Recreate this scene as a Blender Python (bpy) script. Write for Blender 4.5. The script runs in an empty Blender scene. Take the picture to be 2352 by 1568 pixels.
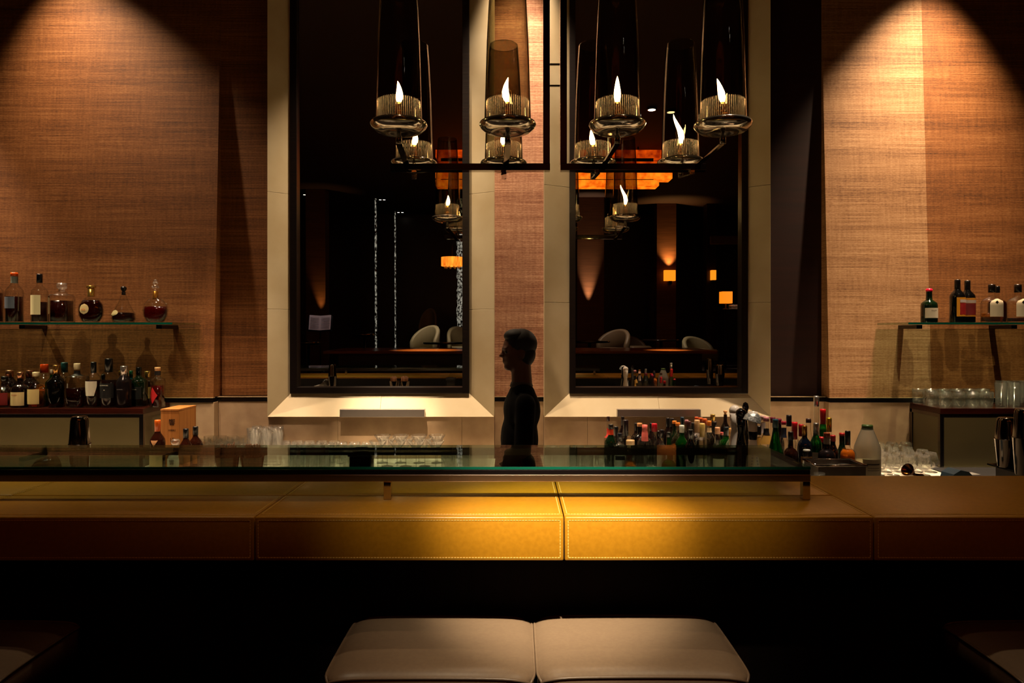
import bpy, bmesh, math, random
from mathutils import Vector, Matrix
random.seed(7)
S = bpy.context.scene
C = S.collection
# ------------------------------------------------------------------ camera, world, lights, exposure
F, PX, PY, EYE = 1568.0, 1187.0, 762.0, 1.62
cd = bpy.data.cameras.new('camera'); cam = bpy.data.objects.new('camera', cd); C.objects.link(cam)
cam.location = (0, 0, EYE); cam.rotation_euler = (math.pi/2, 0, 0)
cd.sensor_width = 36; cd.lens = F/2352*36; cd.shift_x = (1176-PX)/2352; cd.shift_y = (PY-784)/2352
cd.clip_start = .02
S.camera = cam
w = bpy.data.worlds.new('world'); S.world = w; w.use_nodes = True
w.node_tree.nodes['Background'].inputs[0].default_value = (.02, .01, .006, 1)
w.node_tree.nodes['Background'].inputs[1].default_value = 0.3
S.view_settings.view_transform = 'Standard'; S.view_settings.look = 'None'
S.view_settings.gamma = 1; S.view_settings.exposure = 0.7; S.view_settings.use_curve_mapping = False
S.cycles.caustics_reflective = False; S.cycles.caustics_refractive = False
S.cycles.max_bounces = 14; S.cycles.transparent_max_bounces = 40
S.cycles.sample_clamp_indirect = 4

def spot(name, loc, tgt, power, deg, blend=.35, col=(1, .62, .33), rad=.03):
    l = bpy.data.lights.new(name, 'SPOT'); o = bpy.data.objects.new(name, l); C.objects.link(o)
    l.energy = power; l.spot_size = math.radians(deg); l.spot_blend = blend; l.color = col; l.shadow_soft_size = rad
    o.location = loc
    o.rotation_euler = (Vector(tgt)-Vector(loc)).to_track_quat('-Z', 'Y').to_euler()
    return o
WARM = (1, .70, .45)
# wall washers: a row of ceiling spots close to the wall
spot('wall_washer_far_left', (-4.42, 4.10, 4.44), (-4.0, 4.22, 1), 500, 58, .55, WARM)
spot('wall_washer_left', (-3.08, 4.10, 4.44), (-2.3, 4.18, 1), 265, 72, 1, WARM)
spot('wall_washer_right', (2.78, 4.10, 4.44), (2.45, 4.18, 1), 700, 64, 1, WARM)
spot('wall_washer_mirror', (-0.86, 4.05, 4.44), (-0.86, 4.20, 1), 260, 58, .8, (1, .72, .46), .02)
spot('wall_washer_centre', (0.02, 4.13, 4.44), (0.02, 4.25, 1), 420, 54, .9, (1, .72, .48))
spot('glassware_spot_left', (-2.0, 3.6, 4.44), (-1.75, 4.15, .9), 420, 22, .8, (1, .72, .5), .02)
spot('glassware_spot_right', (2.35, 3.5, 4.44), (2.2, 3.95, .85), 420, 11, .7, (1, .78, .58), .02)
spot('bottle_fill_right', (1.35, 2.7, 4.44), (1.15, 3.2, 1.0), 330, 34, .9, (1, .78, .56), .03)  # unseen fill lamp for the dim rack bottles
spot('bar_spot', (0.1, -.40, 4.44), (0.115, 1.79, 1.15), 1500, 11.5, 1, (1, .84, .60), .04)
spot('bar_spot_halo', (0.12, -.45, 4.44), (0.125, 1.85, 1.15), 280, 20, 1, (1, .84, .60), .04)
for x_ in (-1.55, -.35, .85, 1.95): spot('bar_wash', (x_, 2.35, 4.44), (x_, 2.12, 1.15), 19, 62, 1, (1, .80, .52), .04)
spot('bar_fill_spot', (0.1, 1.0, 4.44), (0.05, 1.75, .9), 30, 44, 1, (1, .7, .42), .05)
spot('bench_spot_left', (-2.3, 2.2, 4.44), (-1.7, 2.8, 1.0), 200, 40, .9, (1, .78, .56), .03)
spot('bottle_fill_left', (-2.5, 2.3, 4.44), (-2.55, 4.12, 1.3), 200, 30, 1, (1, .74, .48), .03)  # fill added from the front above to brighten the left bottles
spot('bottle_fill_far_right', (2.6, 2.3, 4.44), (2.6, 4.15, 1.4), 160, 34, 1, (1, .74, .48), .03)  # added fill for the far right shelf and riser, no visible fixture
spot('accent_mirror_left', (-0.95, 3.05, 4.44), (-0.80, 4.345, .82), 800, 13, 1, (1, .74, .48), .02)
spot('accent_mirror_right', (0.55, 3.05, 4.44), (0.50, 4.345, 1.1), 130, 20, 1, (1, .70, .44), .02)

# ------------------------------------------------------------------ helpers
def P(px, py, Y): return Vector(((px-PX)*Y/F, Y, EYE-(py-PY)*Y/F))
def X_(px, Y): return (px-PX)*Y/F
def Z_(py, Y): return EYE-(py-PY)*Y/F
def lin(c):
    if isinstance(c, str):
        c = [int(c[i:i+2], 16)/255 for i in (0, 2, 4)]
    return tuple(((x/12.92) if x <= .04045 else ((x+.055)/1.055)**2.4) for x in c)+(1,)
MATS = {}
def mat(key, col='808080', rough=.5, metal=0, trans=0, ior=1.45, spec=.5, emit=None, es=0, coat=0):
    if key in MATS: return MATS[key]
    m = bpy.data.materials.new(key); m.use_nodes = True; b = m.node_tree.nodes['Principled BSDF']
    b.inputs['Base Color'].default_value = lin(col); b.inputs['Roughness'].default_value = rough
    b.inputs['Metallic'].default_value = metal; b.inputs['Transmission Weight'].default_value = trans
    b.inputs['IOR'].default_value = ior; b.inputs['Specular IOR Level'].default_value = spec
    b.inputs['Coat Weight'].default_value = coat
    if emit: b.inputs['Emission Color'].default_value = lin(emit); b.inputs['Emission Strength'].default_value = es
    MATS[key] = m; return m
def nd(m, t, **kw):
    n = m.node_tree.nodes.new(t)
    for k, v in kw.items():
        if k in n.inputs: n.inputs[k].default_value = v
        else: setattr(n, k, v)
    return n
def lk(m, a, b): m.node_tree.links.new(a, b)
def coords(m, scale, obj=True):
    tc = nd(m, 'ShaderNodeTexCoord'); mp = nd(m, 'ShaderNodeMapping'); mp.inputs['Scale'].default_value = scale
    lk(m, tc.outputs['Object'], mp.inputs[0]); return mp.outputs[0]
def noisemat(key, c1, c2, scale, nscale=1, rough=.6, bump=.2, detail=6, metal=0, spec=.5, ramp=(.35, .65), bdist=.002, sheen=0):
    if key in MATS: return MATS[key]
    m = mat(key, c1, rough, metal, spec=spec); b = m.node_tree.nodes['Principled BSDF']
    v = coords(m, scale)
    n = nd(m, 'ShaderNodeTexNoise'); n.inputs['Scale'].default_value = nscale; n.inputs['Detail'].default_value = detail
    lk(m, v, n.inputs['Vector'])
    r = nd(m, 'ShaderNodeValToRGB'); r.color_ramp.elements[0].position = ramp[0]; r.color_ramp.elements[1].position = ramp[1]
    r.color_ramp.elements[0].color = lin(c1); r.color_ramp.elements[1].color = lin(c2)
    lk(m, n.outputs['Fac'], r.inputs[0]); lk(m, r.outputs[0], b.inputs['Base Color'])
    if bump:
        bp = nd(m, 'ShaderNodeBump'); bp.inputs['Strength'].default_value = bump; bp.inputs['Distance'].default_value = bdist
        lk(m, n.outputs['Fac'], bp.inputs['Height']); lk(m, bp.outputs[0], b.inputs['Normal'])
    return m
def grasscloth(key, c1, c2, c3):
    """woven grass wallpaper: fine horizontal fibres, broad bands, faint vertical threads"""
    m = mat(key, c1, .62, spec=.35); b = m.node_tree.nodes['Principled BSDF']
    tc = nd(m, 'ShaderNodeTexCoord')
    def N(s, ns, d):
        mp = nd(m, 'ShaderNodeMapping'); mp.inputs['Scale'].default_value = s; lk(m, tc.outputs['Object'], mp.inputs[0])
        n = nd(m, 'ShaderNodeTexNoise'); n.inputs['Scale'].default_value = ns; n.inputs['Detail'].default_value = d; lk(m, mp.outputs[0], n.inputs['Vector']); return n
    fine = N((2.5, 2.5, 250), 1, 4); band = N((.25, .25, 9), 1, 4); vert = N((70, 70, 5), 1, 3); grain = N((60, 60, 260), 1, 2)
    def mix(a, bb, fac):
        mx = nd(m, 'ShaderNodeMix', data_type='FLOAT'); mx.inputs[0].default_value = fac; lk(m, a, mx.inputs[2]); lk(m, bb, mx.inputs[3]); return mx.outputs[0]
    h = mix(fine.outputs['Fac'], grain.outputs['Fac'], .35); h2 = mix(h, vert.outputs['Fac'], .15); h3 = mix(h2, band.outputs['Fac'], .24)
    r = nd(m, 'ShaderNodeValToRGB'); e = r.color_ramp.elements
    e[0].position = .36; e[0].color = lin(c1); e[1].position = .64; e[1].color = lin(c3); k = e.new(.5); k.color = lin(c2)
    lk(m, h3, r.inputs[0]); lk(m, r.outputs[0], b.inputs['Base Color'])
    bp = nd(m, 'ShaderNodeBump'); bp.inputs['Strength'].default_value = .35; bp.inputs['Distance'].default_value = .0015
    lk(m, h2, bp.inputs['Height']); lk(m, bp.outputs[0], b.inputs['Normal'])
    return m
def thinglass(key, tint='ffffff', edge='c8c8c0', power=3.0, base=.04, amt=.9, rough=.0, cloud=0):
    """thin glass: transparent body, stronger reflection and darker tint towards grazing view"""
    if key in MATS: return MATS[key]
    m = bpy.data.materials.new(key); m.use_nodes = True; nt = m.node_tree
    for n in list(nt.nodes):
        if n.type != 'OUTPUT_MATERIAL': nt.nodes.remove(n)
    out = nt.nodes['Material Output']
    lw = nd(m, 'ShaderNodeLayerWeight'); lw.inputs[0].default_value = .5
    pw = nd(m, 'ShaderNodeMath', operation='POWER'); lk(m, lw.outputs['Facing'], pw.inputs[0]); pw.inputs[1].default_value = power
    ma = nd(m, 'ShaderNodeMath', operation='MULTIPLY_ADD'); lk(m, pw.outputs[0], ma.inputs[0]); ma.inputs[1].default_value = amt; ma.inputs[2].default_value = base
    cm = nd(m, 'ShaderNodeMix', data_type='RGBA'); cm.inputs[6].default_value = lin(tint); cm.inputs[7].default_value = lin(edge); lk(m, pw.outputs[0], cm.inputs[0])
    t = nd(m, 'ShaderNodeBsdfTransparent'); lk(m, cm.outputs[2], t.inputs[0])
    g = nd(m, 'ShaderNodeBsdfGlossy'); g.inputs['Roughness'].default_value = rough
    mx = nd(m, 'ShaderNodeMixShader'); lk(m, ma.outputs[0], mx.inputs[0]); lk(m, t.outputs[0], mx.inputs[1]); lk(m, g.outputs[0], mx.inputs[2])
    if cloud:
        tl = nd(m, 'ShaderNodeBsdfTranslucent'); tl.inputs[0].default_value = (.9, .88, .84, 1); m2 = nd(m, 'ShaderNodeMixShader'); m2.inputs[0].default_value = cloud
        lk(m, mx.outputs[0], m2.inputs[1]); lk(m, tl.outputs[0], m2.inputs[2]); mx = m2
    lk(m, mx.outputs[0], out.inputs[0]); MATS[key] = m; return m

def link(name, me, m=None, parent=None, smooth=False):
    o = bpy.data.objects.new(name, me); C.objects.link(o)
    if m is not None and not me.materials: me.materials.append(m)
    if parent: o.parent = parent
    if smooth:
        for p in me.polygons: p.use_smooth = True
    return o
def frombm(name, bm, m=None, parent=None, smooth=False):
    me = bpy.data.meshes.new(name); bmesh.ops.recalc_face_normals(bm, faces=bm.faces); bm.to_mesh(me); bm.free()
    return link(name, me, m, parent, smooth)
def tag(o, label=None, cat=None, group=None, kind=None):
    if label: o['label'] = label
    if cat: o['category'] = cat
    if group: o['group'] = group
    if kind: o['kind'] = kind
    return o
def empty(name, loc=(0, 0, 0), rz=0, label=None, cat=None, group=None, kind=None):
    o = bpy.data.objects.new(name, None); C.objects.link(o); o.location = loc; o.rotation_euler = (0, 0, rz); o.empty_display_size = .05
    return tag(o, label, cat, group, kind)
def abox(bm, a, b, bev=0):
    x0, y0, z0 = a; x1, y1, z1 = b
    vs = [bm.verts.new(v) for v in ((x0,y0,z0),(x1,y0,z0),(x1,y1,z0),(x0,y1,z0),(x0,y0,z1),(x1,y0,z1),(x1,y1,z1),(x0,y1,z1))]
    fs = [bm.faces.new([vs[i] for i in f]) for f in ((0,3,2,1),(4,5,6,7),(0,1,5,4),(1,2,6,5),(2,3,7,6),(3,0,4,7))]
    if bev:
        es = {e for f in fs for e in f.edges}
        bmesh.ops.bevel(bm, geom=list(es), offset=bev, segments=2, affect='EDGES', profile=.5)
def box(name, a, b, m, parent=None, bev=0, smooth=False):
    bm = bmesh.new(); abox(bm, a, b, bev); return frombm(name, bm, m, parent, smooth)
def hexa(name, v, m, parent=None, bev=0):
    bm = bmesh.new(); vs = [bm.verts.new(x) for x in v]
    for f in ((0,3,2,1),(4,5,6,7),(0,1,5,4),(1,2,6,5),(2,3,7,6),(3,0,4,7)): bm.faces.new([vs[i] for i in f])
    if bev: bmesh.ops.bevel(bm, geom=list(bm.edges), offset=bev, segments=1, affect='EDGES')
    return frombm(name, bm, m, parent)
def alathe(bm, prof, seg=24, cx=0, cy=0, cz=0, sx=1, sy=1, ripple=0):
    rings = []
    for r, z in prof:
        if r < 1e-6: rings.append([bm.verts.new((cx, cy, cz+z))])
        else:
            rings.append([bm.verts.new((cx+sx*r*(1+ripple*(i % 2))*math.cos(2*math.pi*i/seg), cy+sy*r*(1+ripple*(i % 2))*math.sin(2*math.pi*i/seg), cz+z)) for i in range(seg)])
    for a, b in zip(rings, rings[1:]):
        if len(a) == 1 and len(b) == 1: continue
        for i in range(seg):
            j = (i+1) % seg
            if len(a) == 1: bm.faces.new((a[0], b[j], b[i]))
            elif len(b) == 1: bm.faces.new((a[i], a[j], b[0]))
            else: bm.faces.new((a[i], a[j], b[j], b[i]))
def lathe(name, prof, m, parent=None, seg=24, at=(0, 0, 0), sx=1, sy=1, ripple=0, smooth=True):
    bm = bmesh.new(); alathe(bm, prof, seg, *at, sx, sy, ripple); return frombm(name, bm, m, parent, smooth)
def atube(bm, pts, r, seg=8):
    pts = [Vector(p) for p in pts]; rings = []
    for i, p in enumerate(pts):
        d = (pts[min(i+1, len(pts)-1)]-pts[max(i-1, 0)]).normalized()
        u = d.orthogonal().normalized() if i == 0 else (u - d*u.dot(d)).normalized()
        v = d.cross(u); rr = r[i] if isinstance(r, (list, tuple)) else r
        rings.append([bm.verts.new(p+u*rr*math.cos(2*math.pi*k/seg)+v*rr*math.sin(2*math.pi*k/seg)) for k in range(seg)])
    for a, b in zip(rings, rings[1:]):
        for i in range(seg): bm.faces.new((a[i], a[(i+1) % seg], b[(i+1) % seg], b[i]))
    bm.faces.new(rings[0][::-1]); bm.faces.new(rings[-1])
def tube(name, pts, r, m, parent=None, seg=8):
    bm = bmesh.new(); atube(bm, pts, r, seg); return frombm(name, bm, m, parent, True)
def bar(name, p, q, w_, t, m, parent=None, up=(1, 0, 0)):
    """flat bar from p to q, w_ wide along 'up', t thick"""
    p, q = Vector(p), Vector(q); d = (q-p).normalized(); u = Vector(up); u = (u-d*u.dot(d)).normalized(); v = d.cross(u)
    vs = [a+u*sx*w_/2+v*sy*t/2 for a in (p, q) for sx, sy in ((-1,-1),(1,-1),(1,1),(-1,1))]
    return hexa(name, vs, m, parent)
def sphere(name, c, r, m, parent=None, seg=20, sc=(1, 1, 1)):
    bm = bmesh.new(); bmesh.ops.create_uvsphere(bm, u_segments=seg, v_segments=seg//2, radius=r)
    bmesh.ops.scale(bm, vec=sc, verts=bm.verts); bmesh.ops.translate(bm, vec=c, verts=bm.verts)
    return frombm(name, bm, m, parent, True)
def text(body, size, loc, m, parent=None, name='lettering', rot=(math.pi/2, 0, 0), ext=.0003):
    cu = bpy.data.curves.new(name, 'FONT'); cu.body = body; cu.size = size; cu.extrude = ext; cu.align_x = 'CENTER'; cu.align_y = 'CENTER'
    tmp = bpy.data.objects.new('tmp', cu); C.objects.link(tmp)
    dg = bpy.context.evaluated_depsgraph_get(); me = bpy.data.meshes.new_from_object(tmp.evaluated_get(dg))
    bpy.data.objects.remove(tmp)
    o = link(name, me, m, parent); o.location = loc; o.rotation_euler = rot
    return o

# ------------------------------------------------------------------ materials
paperA = grasscloth('grasscloth_brown', '40260f', '784a22', '9e6e40')
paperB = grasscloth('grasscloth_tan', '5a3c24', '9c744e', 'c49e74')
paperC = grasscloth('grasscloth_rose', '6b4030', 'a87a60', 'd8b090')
stone = noisemat('limestone', 'bfae8a', 'cfc2a2', (3, 3, 3), 1, .55, .1, 8)
stone2 = noisemat('limestone_slab', '9a7f62', 'ae9474', (6, 6, 6), 1.5, .6, .1, 10)
darkwood = noisemat('dark_stained_wood', '100604', '1c0b06', (3, 3, 40), 1, .35, .1)
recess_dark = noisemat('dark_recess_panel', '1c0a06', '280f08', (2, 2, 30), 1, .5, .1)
blackframe = noisemat('black_oak', '0b0606', '150c09', (4, 4, 90), 1, .35, .3)
blacktrim = mat('black_lacquer_trim', '0c0809', .25)
steel = mat('polished_steel', 'b8aca0', .08, 1)
steel_dark = mat('smoked_steel', '70685f', .12, 1)
bronze = mat('dark_bronze_frame', '1a0d08', .22, .8)
chrome = mat('chrome', 'd0ccc8', .05, 1)
leather = noisemat('mustard_leather', '9c6a12', 'a67216', (90, 90, 90), 1, .36, .35, 4, spec=.5, bdist=.0006)
seatleather = noisemat('taupe_leather', '7a6450', '806a54', (110, 110, 110), 1, .30, .12, 4, bdist=.0004)
thread = mat('cream_thread', 'd8b060', .7)
whitestone = noisemat('white_composite', 'c4bca8', 'd4ccb8', (5, 5, 5), 1, .35, .0)
blackplastic = mat('black_plastic', '080707', .25)
glass_clear = thinglass('clear_glass', 'fafaf8', 'b8b6ae', 3.2, .05, .85, .07)
glass_ware = thinglass('glassware', 'f8f8f6', 'd0cec6', 3.0, .06, .85, .06, .035)
glass_smoke = thinglass('smoked_lamp_glass', 'dcd8ca', '8a7c66', 3.6, .03, .7)
glass_rib = thinglass('ribbed_glass', 'f0e8dc', 'c0a888', 2.0, .15, .6, .12, .12)
glass_rod = thinglass('glass_rods', 'f8f0ec', 'e8d0c0', 1.5, .12, .5, .15, .22)
glass_shelf = thinglass('shelf_glass', 'e0ece2', 'c0d8c8', 5.0, .04, .9)
glass_edge = mat('green_glass_edge', '0f5a48', .1, trans=.3, emit=None)
glass_dark = mat('olive_cabinet_glass', '5c5338', .22, spec=.7)
mirror_m = mat('mirror_silver', 'e8e4de', .0, 1)

# ------------------------------------------------------------------ room shell
tag(box('floor', (-6, -9, -.1), (6, 4.7, 0), mat('dark_carpet', '120806', .9)), kind='structure')
tag(box('ceiling', (-6, -9, 4.5), (6, 4.7, 4.6), mat('dark_ceiling', '2a1710', .8)), kind='structure')
tag(box('wall_left', (-6.1, -9, 0), (-6, 4.7, 4.5), darkwood), kind='structure')
tag(box('wall_right', (6, -9, 0), (6.1, 4.7, 4.5), darkwood), kind='structure')
wb = tag(box('wall_behind', (-6, -9.1, 0), (6, -9, 4.5), darkwood), kind='structure')
wf = tag(box('wall_front', (-6, 4.56, 0), (6, 4.7, 4.5), darkwood), kind='structure')
ZT0 = Z_(923.5, 4.385)     # underside of black trim
ZT1 = Z_(913.5, 4.385)     # top of the black trim
def paper(x0, x1, Yb, m, lean, xt0=None, xt1=None, back=4.56):
    z0, z1 = ZT1+.004, 4.5
    xt0 = x0 if xt0 is None else xt0; xt1 = x1 if xt1 is None else xt1
    Yt = Yb+lean*(z1-z0)
    return hexa('wallpaper_panel', [(x0,Yb,z0),(x1,Yb,z0),(x1,back,z0),(x0,back,z0),(xt0,Yt,z1),(xt1,Yt,z1),(xt1,back,z1),(xt0,back,z1)], m, wf)
L = .043
xl = X_(490, 4.385); xr = X_(1905, 4.385)
seams_l = [-6, X_(208-520, 4.385)-.35, X_(208, 4.385), xl]
for a, b in zip(seams_l, seams_l[1:]): paper(a, b, 4.385+(.0003 if b == xl else 0), paperA, L)
seams_r = [xr, X_(2140, 4.385), X_(2140, 4.385)+1.0, 6]
for k, (a, b) in enumerate(zip(seams_r, seams_r[1:])): paper(a, b, 4.385+(.0003 if k == 0 else 0), paperB if k == 0 else paperA, L)
paper(xl, X_(616, 4.45), 4.50, paperA, 0)
paper(X_(1130, 4.45), X_(1256, 4.45), 4.455, paperC, 0)
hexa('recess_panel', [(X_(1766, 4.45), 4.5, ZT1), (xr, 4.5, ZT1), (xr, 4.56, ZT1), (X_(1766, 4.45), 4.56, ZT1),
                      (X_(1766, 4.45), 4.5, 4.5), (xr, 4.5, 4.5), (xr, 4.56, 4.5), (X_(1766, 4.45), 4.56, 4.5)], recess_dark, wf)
# stone wainscot, slab by slab, and the black trim above
def slabs(x0, x1, Yf, step, off, ztop=None):
    xs = [x0]; k = math.ceil((x0-off)/step)
    while off+k*step < x1-.02:
        if off+k*step > x0+.02: xs.append(off+k*step)
        k += 1
    xs.append(x1)
    for a, b in zip(xs, xs[1:]): box('stone_slab', (a+.0007, Yf, .80), (b-.0007, 4.56 if ztop is None else 4.437, ztop or ZT0), stone2, wf, .0008)
slabs(-6, xl+.01, 4.375, .79, X_(777, 4.43)); JO = X_(777, 4.36)
a0, a1, a2, a3 = X_(614, 4.335), X_(1135, 4.335), X_(1250, 4.335), X_(1770, 4.335)
slabs(xl+.01, a0, 4.437, .79, JO); slabs(a0, a1, 4.347, .79, JO, Z_(957, 4.335)-.0005); slabs(a1, a2, 4.437, .79, JO); slabs(a2, a3, 4.347, .79, JO+.01, Z_(957, 4.335)-.0005); slabs(a3, xr-.01, 4.437, .79, JO); slabs(xr-.01, 6, 4.375, .79, 0.3)
for n, (a, b, Yf) in enumerate(((-6, xl+.004, 4.372), (xl+.004, xr-.004, 4.434), (xr-.004, 6, 4.372))):
    t = tag(box('trim_%d' % (n+1), (a, Yf, ZT0), (b, 4.56, ZT1), blacktrim, None, .001), kind='structure')
    box('bevelled_edge', (a, Yf-.003, ZT1), (b, Yf+.03, ZT1+.003), mat('trim_edge', 'a08868', .25), t)

# ------------------------------------------------------------------ the two mirrors in their stone surrounds
ZTOP = 4.35
def surround(n, xo0, xo1, xi0, xi1, yo, yi, joints, bj):
    Yo, Yi, Yb = 4.335, 4.42, 4.45
    XO0, XO1 = X_(xo0, Yo), X_(xo1, Yo); XI0, XI1 = X_(xi0, Yi), X_(xi1, Yi); zo, zi = Z_(yo, Yo), Z_(yi, Yi)
    t = empty('trim_%d' % n, (0, 0, 0), kind='structure')
    zs = [None]+[Z_(j, 4.38) for j in joints]+[ZTOP]; g = .001
    for XO, XI in ((XO0, XI0), (XO1, XI1)):
        for k in range(len(zs)-1):
            za = (zo, zi) if zs[k] is None else (zs[k]+g, zs[k]+g); zb = zs[k+1]-g
            v = [(XO, Yo, za[0]), (XI, Yi, za[1]), (XI, Yb, za[1]), (XO, Yb+.0, za[0]), (XO, Yo, zb), (XI, Yi, zb), (XI, Yb, zb), (XO, Yb, zb)]
            hexa('stone_block', v, stone, t, .0008)
    xm = X_(bj, 4.38)
    def bx(xa_o, xa_i, xb_o, xb_i):
        v = [(xa_o, Yo, zo), (xb_o, Yo, zo), (xb_o, Yb, zo), (xa_o, Yb, zo), (xa_i, Yi, zi), (xb_i, Yi, zi), (xb_i, Yb, zi), (xa_i, Yb, zi)]
        hexa('stone_block', v, stone, t, .0008)
    bx(XO0, XI0, xm-g/2, xm-g/2); bx(xm+g/2, xm+g/2, XO1, XI1)
    return XI0, XI1, zi
def mirror(xf0, xf1, zi, pxa, pxb, pyb, label):
    t = empty('wall_mirror', ((xf0+xf1)/2, 4.42, zi), 0, label, 'mirror', 'mirrors between stone surrounds')
    ox, oz = (xf0+xf1)/2, zi
    a, b, zb = X_(pxa, 4.405)-ox, X_(pxb, 4.405)-ox, Z_(pyb, 4.405)-oz; x0, x1 = xf0-ox, xf1-ox; top = ZTOP-oz
    for (p, q) in (((x0, -.02, 0), (a, .028, top)), ((b, -.02, 0), (x1, .028, top)), ((a, -.02, 0), (b, .028, zb)), ((a, -.02, top-.05), (b, .028, top))):
        box('frame_side', p, q, blackframe, t, .002)
    th = math.tan(math.radians(.40)); ph = math.tan(math.radians(.22)); W = b-a; H = top-.05-zb
    def yy(x, z): return .022 - th*(z-zb) - ph*(x-a)*MSIGN
    v = [(a, yy(a, zb), zb), (b, yy(b, zb), zb), (b, .0275, zb), (a, .0275, zb), (a, yy(a, top-.05), top-.05), (b, yy(b, top-.05), top-.05), (b, .0275, top-.05), (a, .0275, top-.05)]
    hexa('mirror_glass', v, mirror_m, t)
    return t
MSIGN = -1
XI0, XI1, zi = surround(5, 614, 1135, 668, 1078, 957, 903, (710, 443), 874)
mirror(XI0, XI1, zi, 682, 1062, 889, 'tall black framed mirror left of the centre wallpaper strip')
XI0, XI1, zi = surround(6, 1250, 1770, 1308, 1716, 957, 903, (694, 427), 1513)
mirror(XI0, XI1, zi, 1322, 1703, 889, 'tall black framed mirror right of the centre wallpaper strip')
# steel ledges under the mirrors
for (a, b, y0, y1, lab) in ((780, 975, 940, 958, 'narrow brushed steel ledge under the left mirror'), (1418, 1610, 940, 957, 'narrow polished steel ledge under the right mirror')):
    o = box('steel_ledge', (X_(a, 4.30), 4.30, Z_(y1, 4.30)), (X_(b, 4.30), 4.345, Z_(y0, 4.30)), mat('brushed_steel', 'b8b0aa', .42, 1), None, .002)
    tag(o, lab, 'ledge', 'steel ledges under the mirrors')

# ------------------------------------------------------------------ back counter, bench, speed rack, risers, wall shelves
ZC, ZB, ZR = .815, 1.05, .95; ZL = 1.1665
t = empty('back_counter', (0, 4.0, 0), 0, 'long pale stone back counter along the wall under the mirrors', 'counter')
box('countertop', (-4.4, -.40, ZC-.04), (4.4, .345, ZC), whitestone, t, .003)
box('cabinet_body', (-4.4, -.36, 0), (4.4, .34, ZC-.04), darkwood, t)
t = empty('work_bench', (0, 2.47, 0), 0, 'pale work bench running behind the leather bar', 'counter')
box('benchtop', (-3.4, -.225, ZB-.03), (3.4, .235, ZB), noisemat('bench_stone', '8e8474', '9c9282', (5, 5, 5), 1, .3, 0), t, .002)
box('bench_body', (-3.4, -.20, 0), (3.4, .2, ZB-.03), steel_dark, t)
t = empty('speed_rack', (1.1, 2.87, 0), 0, 'steel bottle rack hung behind the work bench holding liqueur bottles', 'rack')
box('rack_floor', (-.35, -.15, ZR-.01), (.50, .40, ZR), steel_dark, t)
for s in (-.155,): box('rack_rail', (-.35, s, ZR-.01), (.50, s+.006, ZR+.06), steel_dark, t)
for x in (-.34, .48): box('rack_leg', (x, -.145, 0), (x+.02, .395, ZR-.01), steel_dark, t)
redwood = noisemat('red_lacquer_wood', '2a0d07', '3b140b', (4, 4, 40), 1, .25, .05)
def riser(x0, x1, lab, inner):
    """open topped table-like bottle riser: thick top, steel posts, tinted glass panes"""
    Y1, Y2 = 4.055, 4.37; zt = 1.166
    t = empty('bottle_riser', ((x0+x1)/2, 4.2, ZC), 0, lab, 'riser', 'bottle risers on the back counter'); h = (x1-x0)/2
    a, b, c, d = -h, h, Y1-4.2, Y2-4.2; zt -= ZC
    box('riser_top', (a, c, zt-.034), (b, d, zt), redwood, t, .0015)
    box('apron', (a+.004, c+.006, zt-.055), (b-.004, c+.02, zt-.034), blacktrim, t)
    e = b if inner > 0 else a
    box('side_apron', (min(e, e-inner*.014), c+.02, zt-.055), (max(e, e-inner*.014), d, zt-.034), steel_dark, t)
    for px_ in (a, b-.022):
        for py_ in (c, d-.022): box('riser_post', (px_, py_, 0), (px_+.022, py_+.022, zt-.034), blacktrim if py_ == c else steel_dark, t, .001)
    box('side_post_face', (min(e, e+inner*.002), c+.001, 0), (max(e, e+inner*.002), c+.02, zt-.034), steel_dark, t)
    box('glass_pane', (a+.024, c+.006, .0), (b-.024, c+.012, zt-.056), glass_dark, t)
    box('glass_pane', (min(e-inner*.006, e-inner*.012), c+.024, 0), (max(e-inner*.006, e-inner*.012), d-.024, zt-.056), glass_dark, t)
    return t
riser(-4.3, X_(328, 4.055), 'dark red topped riser with tinted glass holding the left whisky bottles', 1)
riser(X_(2160, 4.055), 4.3, 'dark red topped riser with tinted glass holding tumblers at right', -1)
def wallshelf(x0, x1, lab, brs):
    z = 1.62+22*4.05/F
    t = empty('glass_shelf', ((x0+x1)/2, 4.2, z), 0, lab, 'shelf', 'glass wall shelves'); h = (x1-x0)/2
    box('shelf_pane', (-h, -.15, -.012), (h, .20, 0), glass_shelf, t, .002)
    box('pane_edge', (-h, -.1525, -.0125), (h, -.1505, -.0005), glass_edge, t)
    for bx_ in brs:
        bx_ -= (x0+x1)/2
        box('shelf_bracket', (bx_-.018, .0, -.038), (bx_+.018, .205, -.0135), blacktrim, t, .002)
wallshelf(-4.2, X_(396, 4.05), 'greenish glass wall shelf above the left whisky bottles', (X_(365, 4.2), X_(50, 4.2), -3.9))
wallshelf(X_(2086, 4.05), 4.2, 'greenish glass wall shelf above the tumblers at right', (X_(2112, 4.2), X_(2330, 4.2), 3.9))

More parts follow.
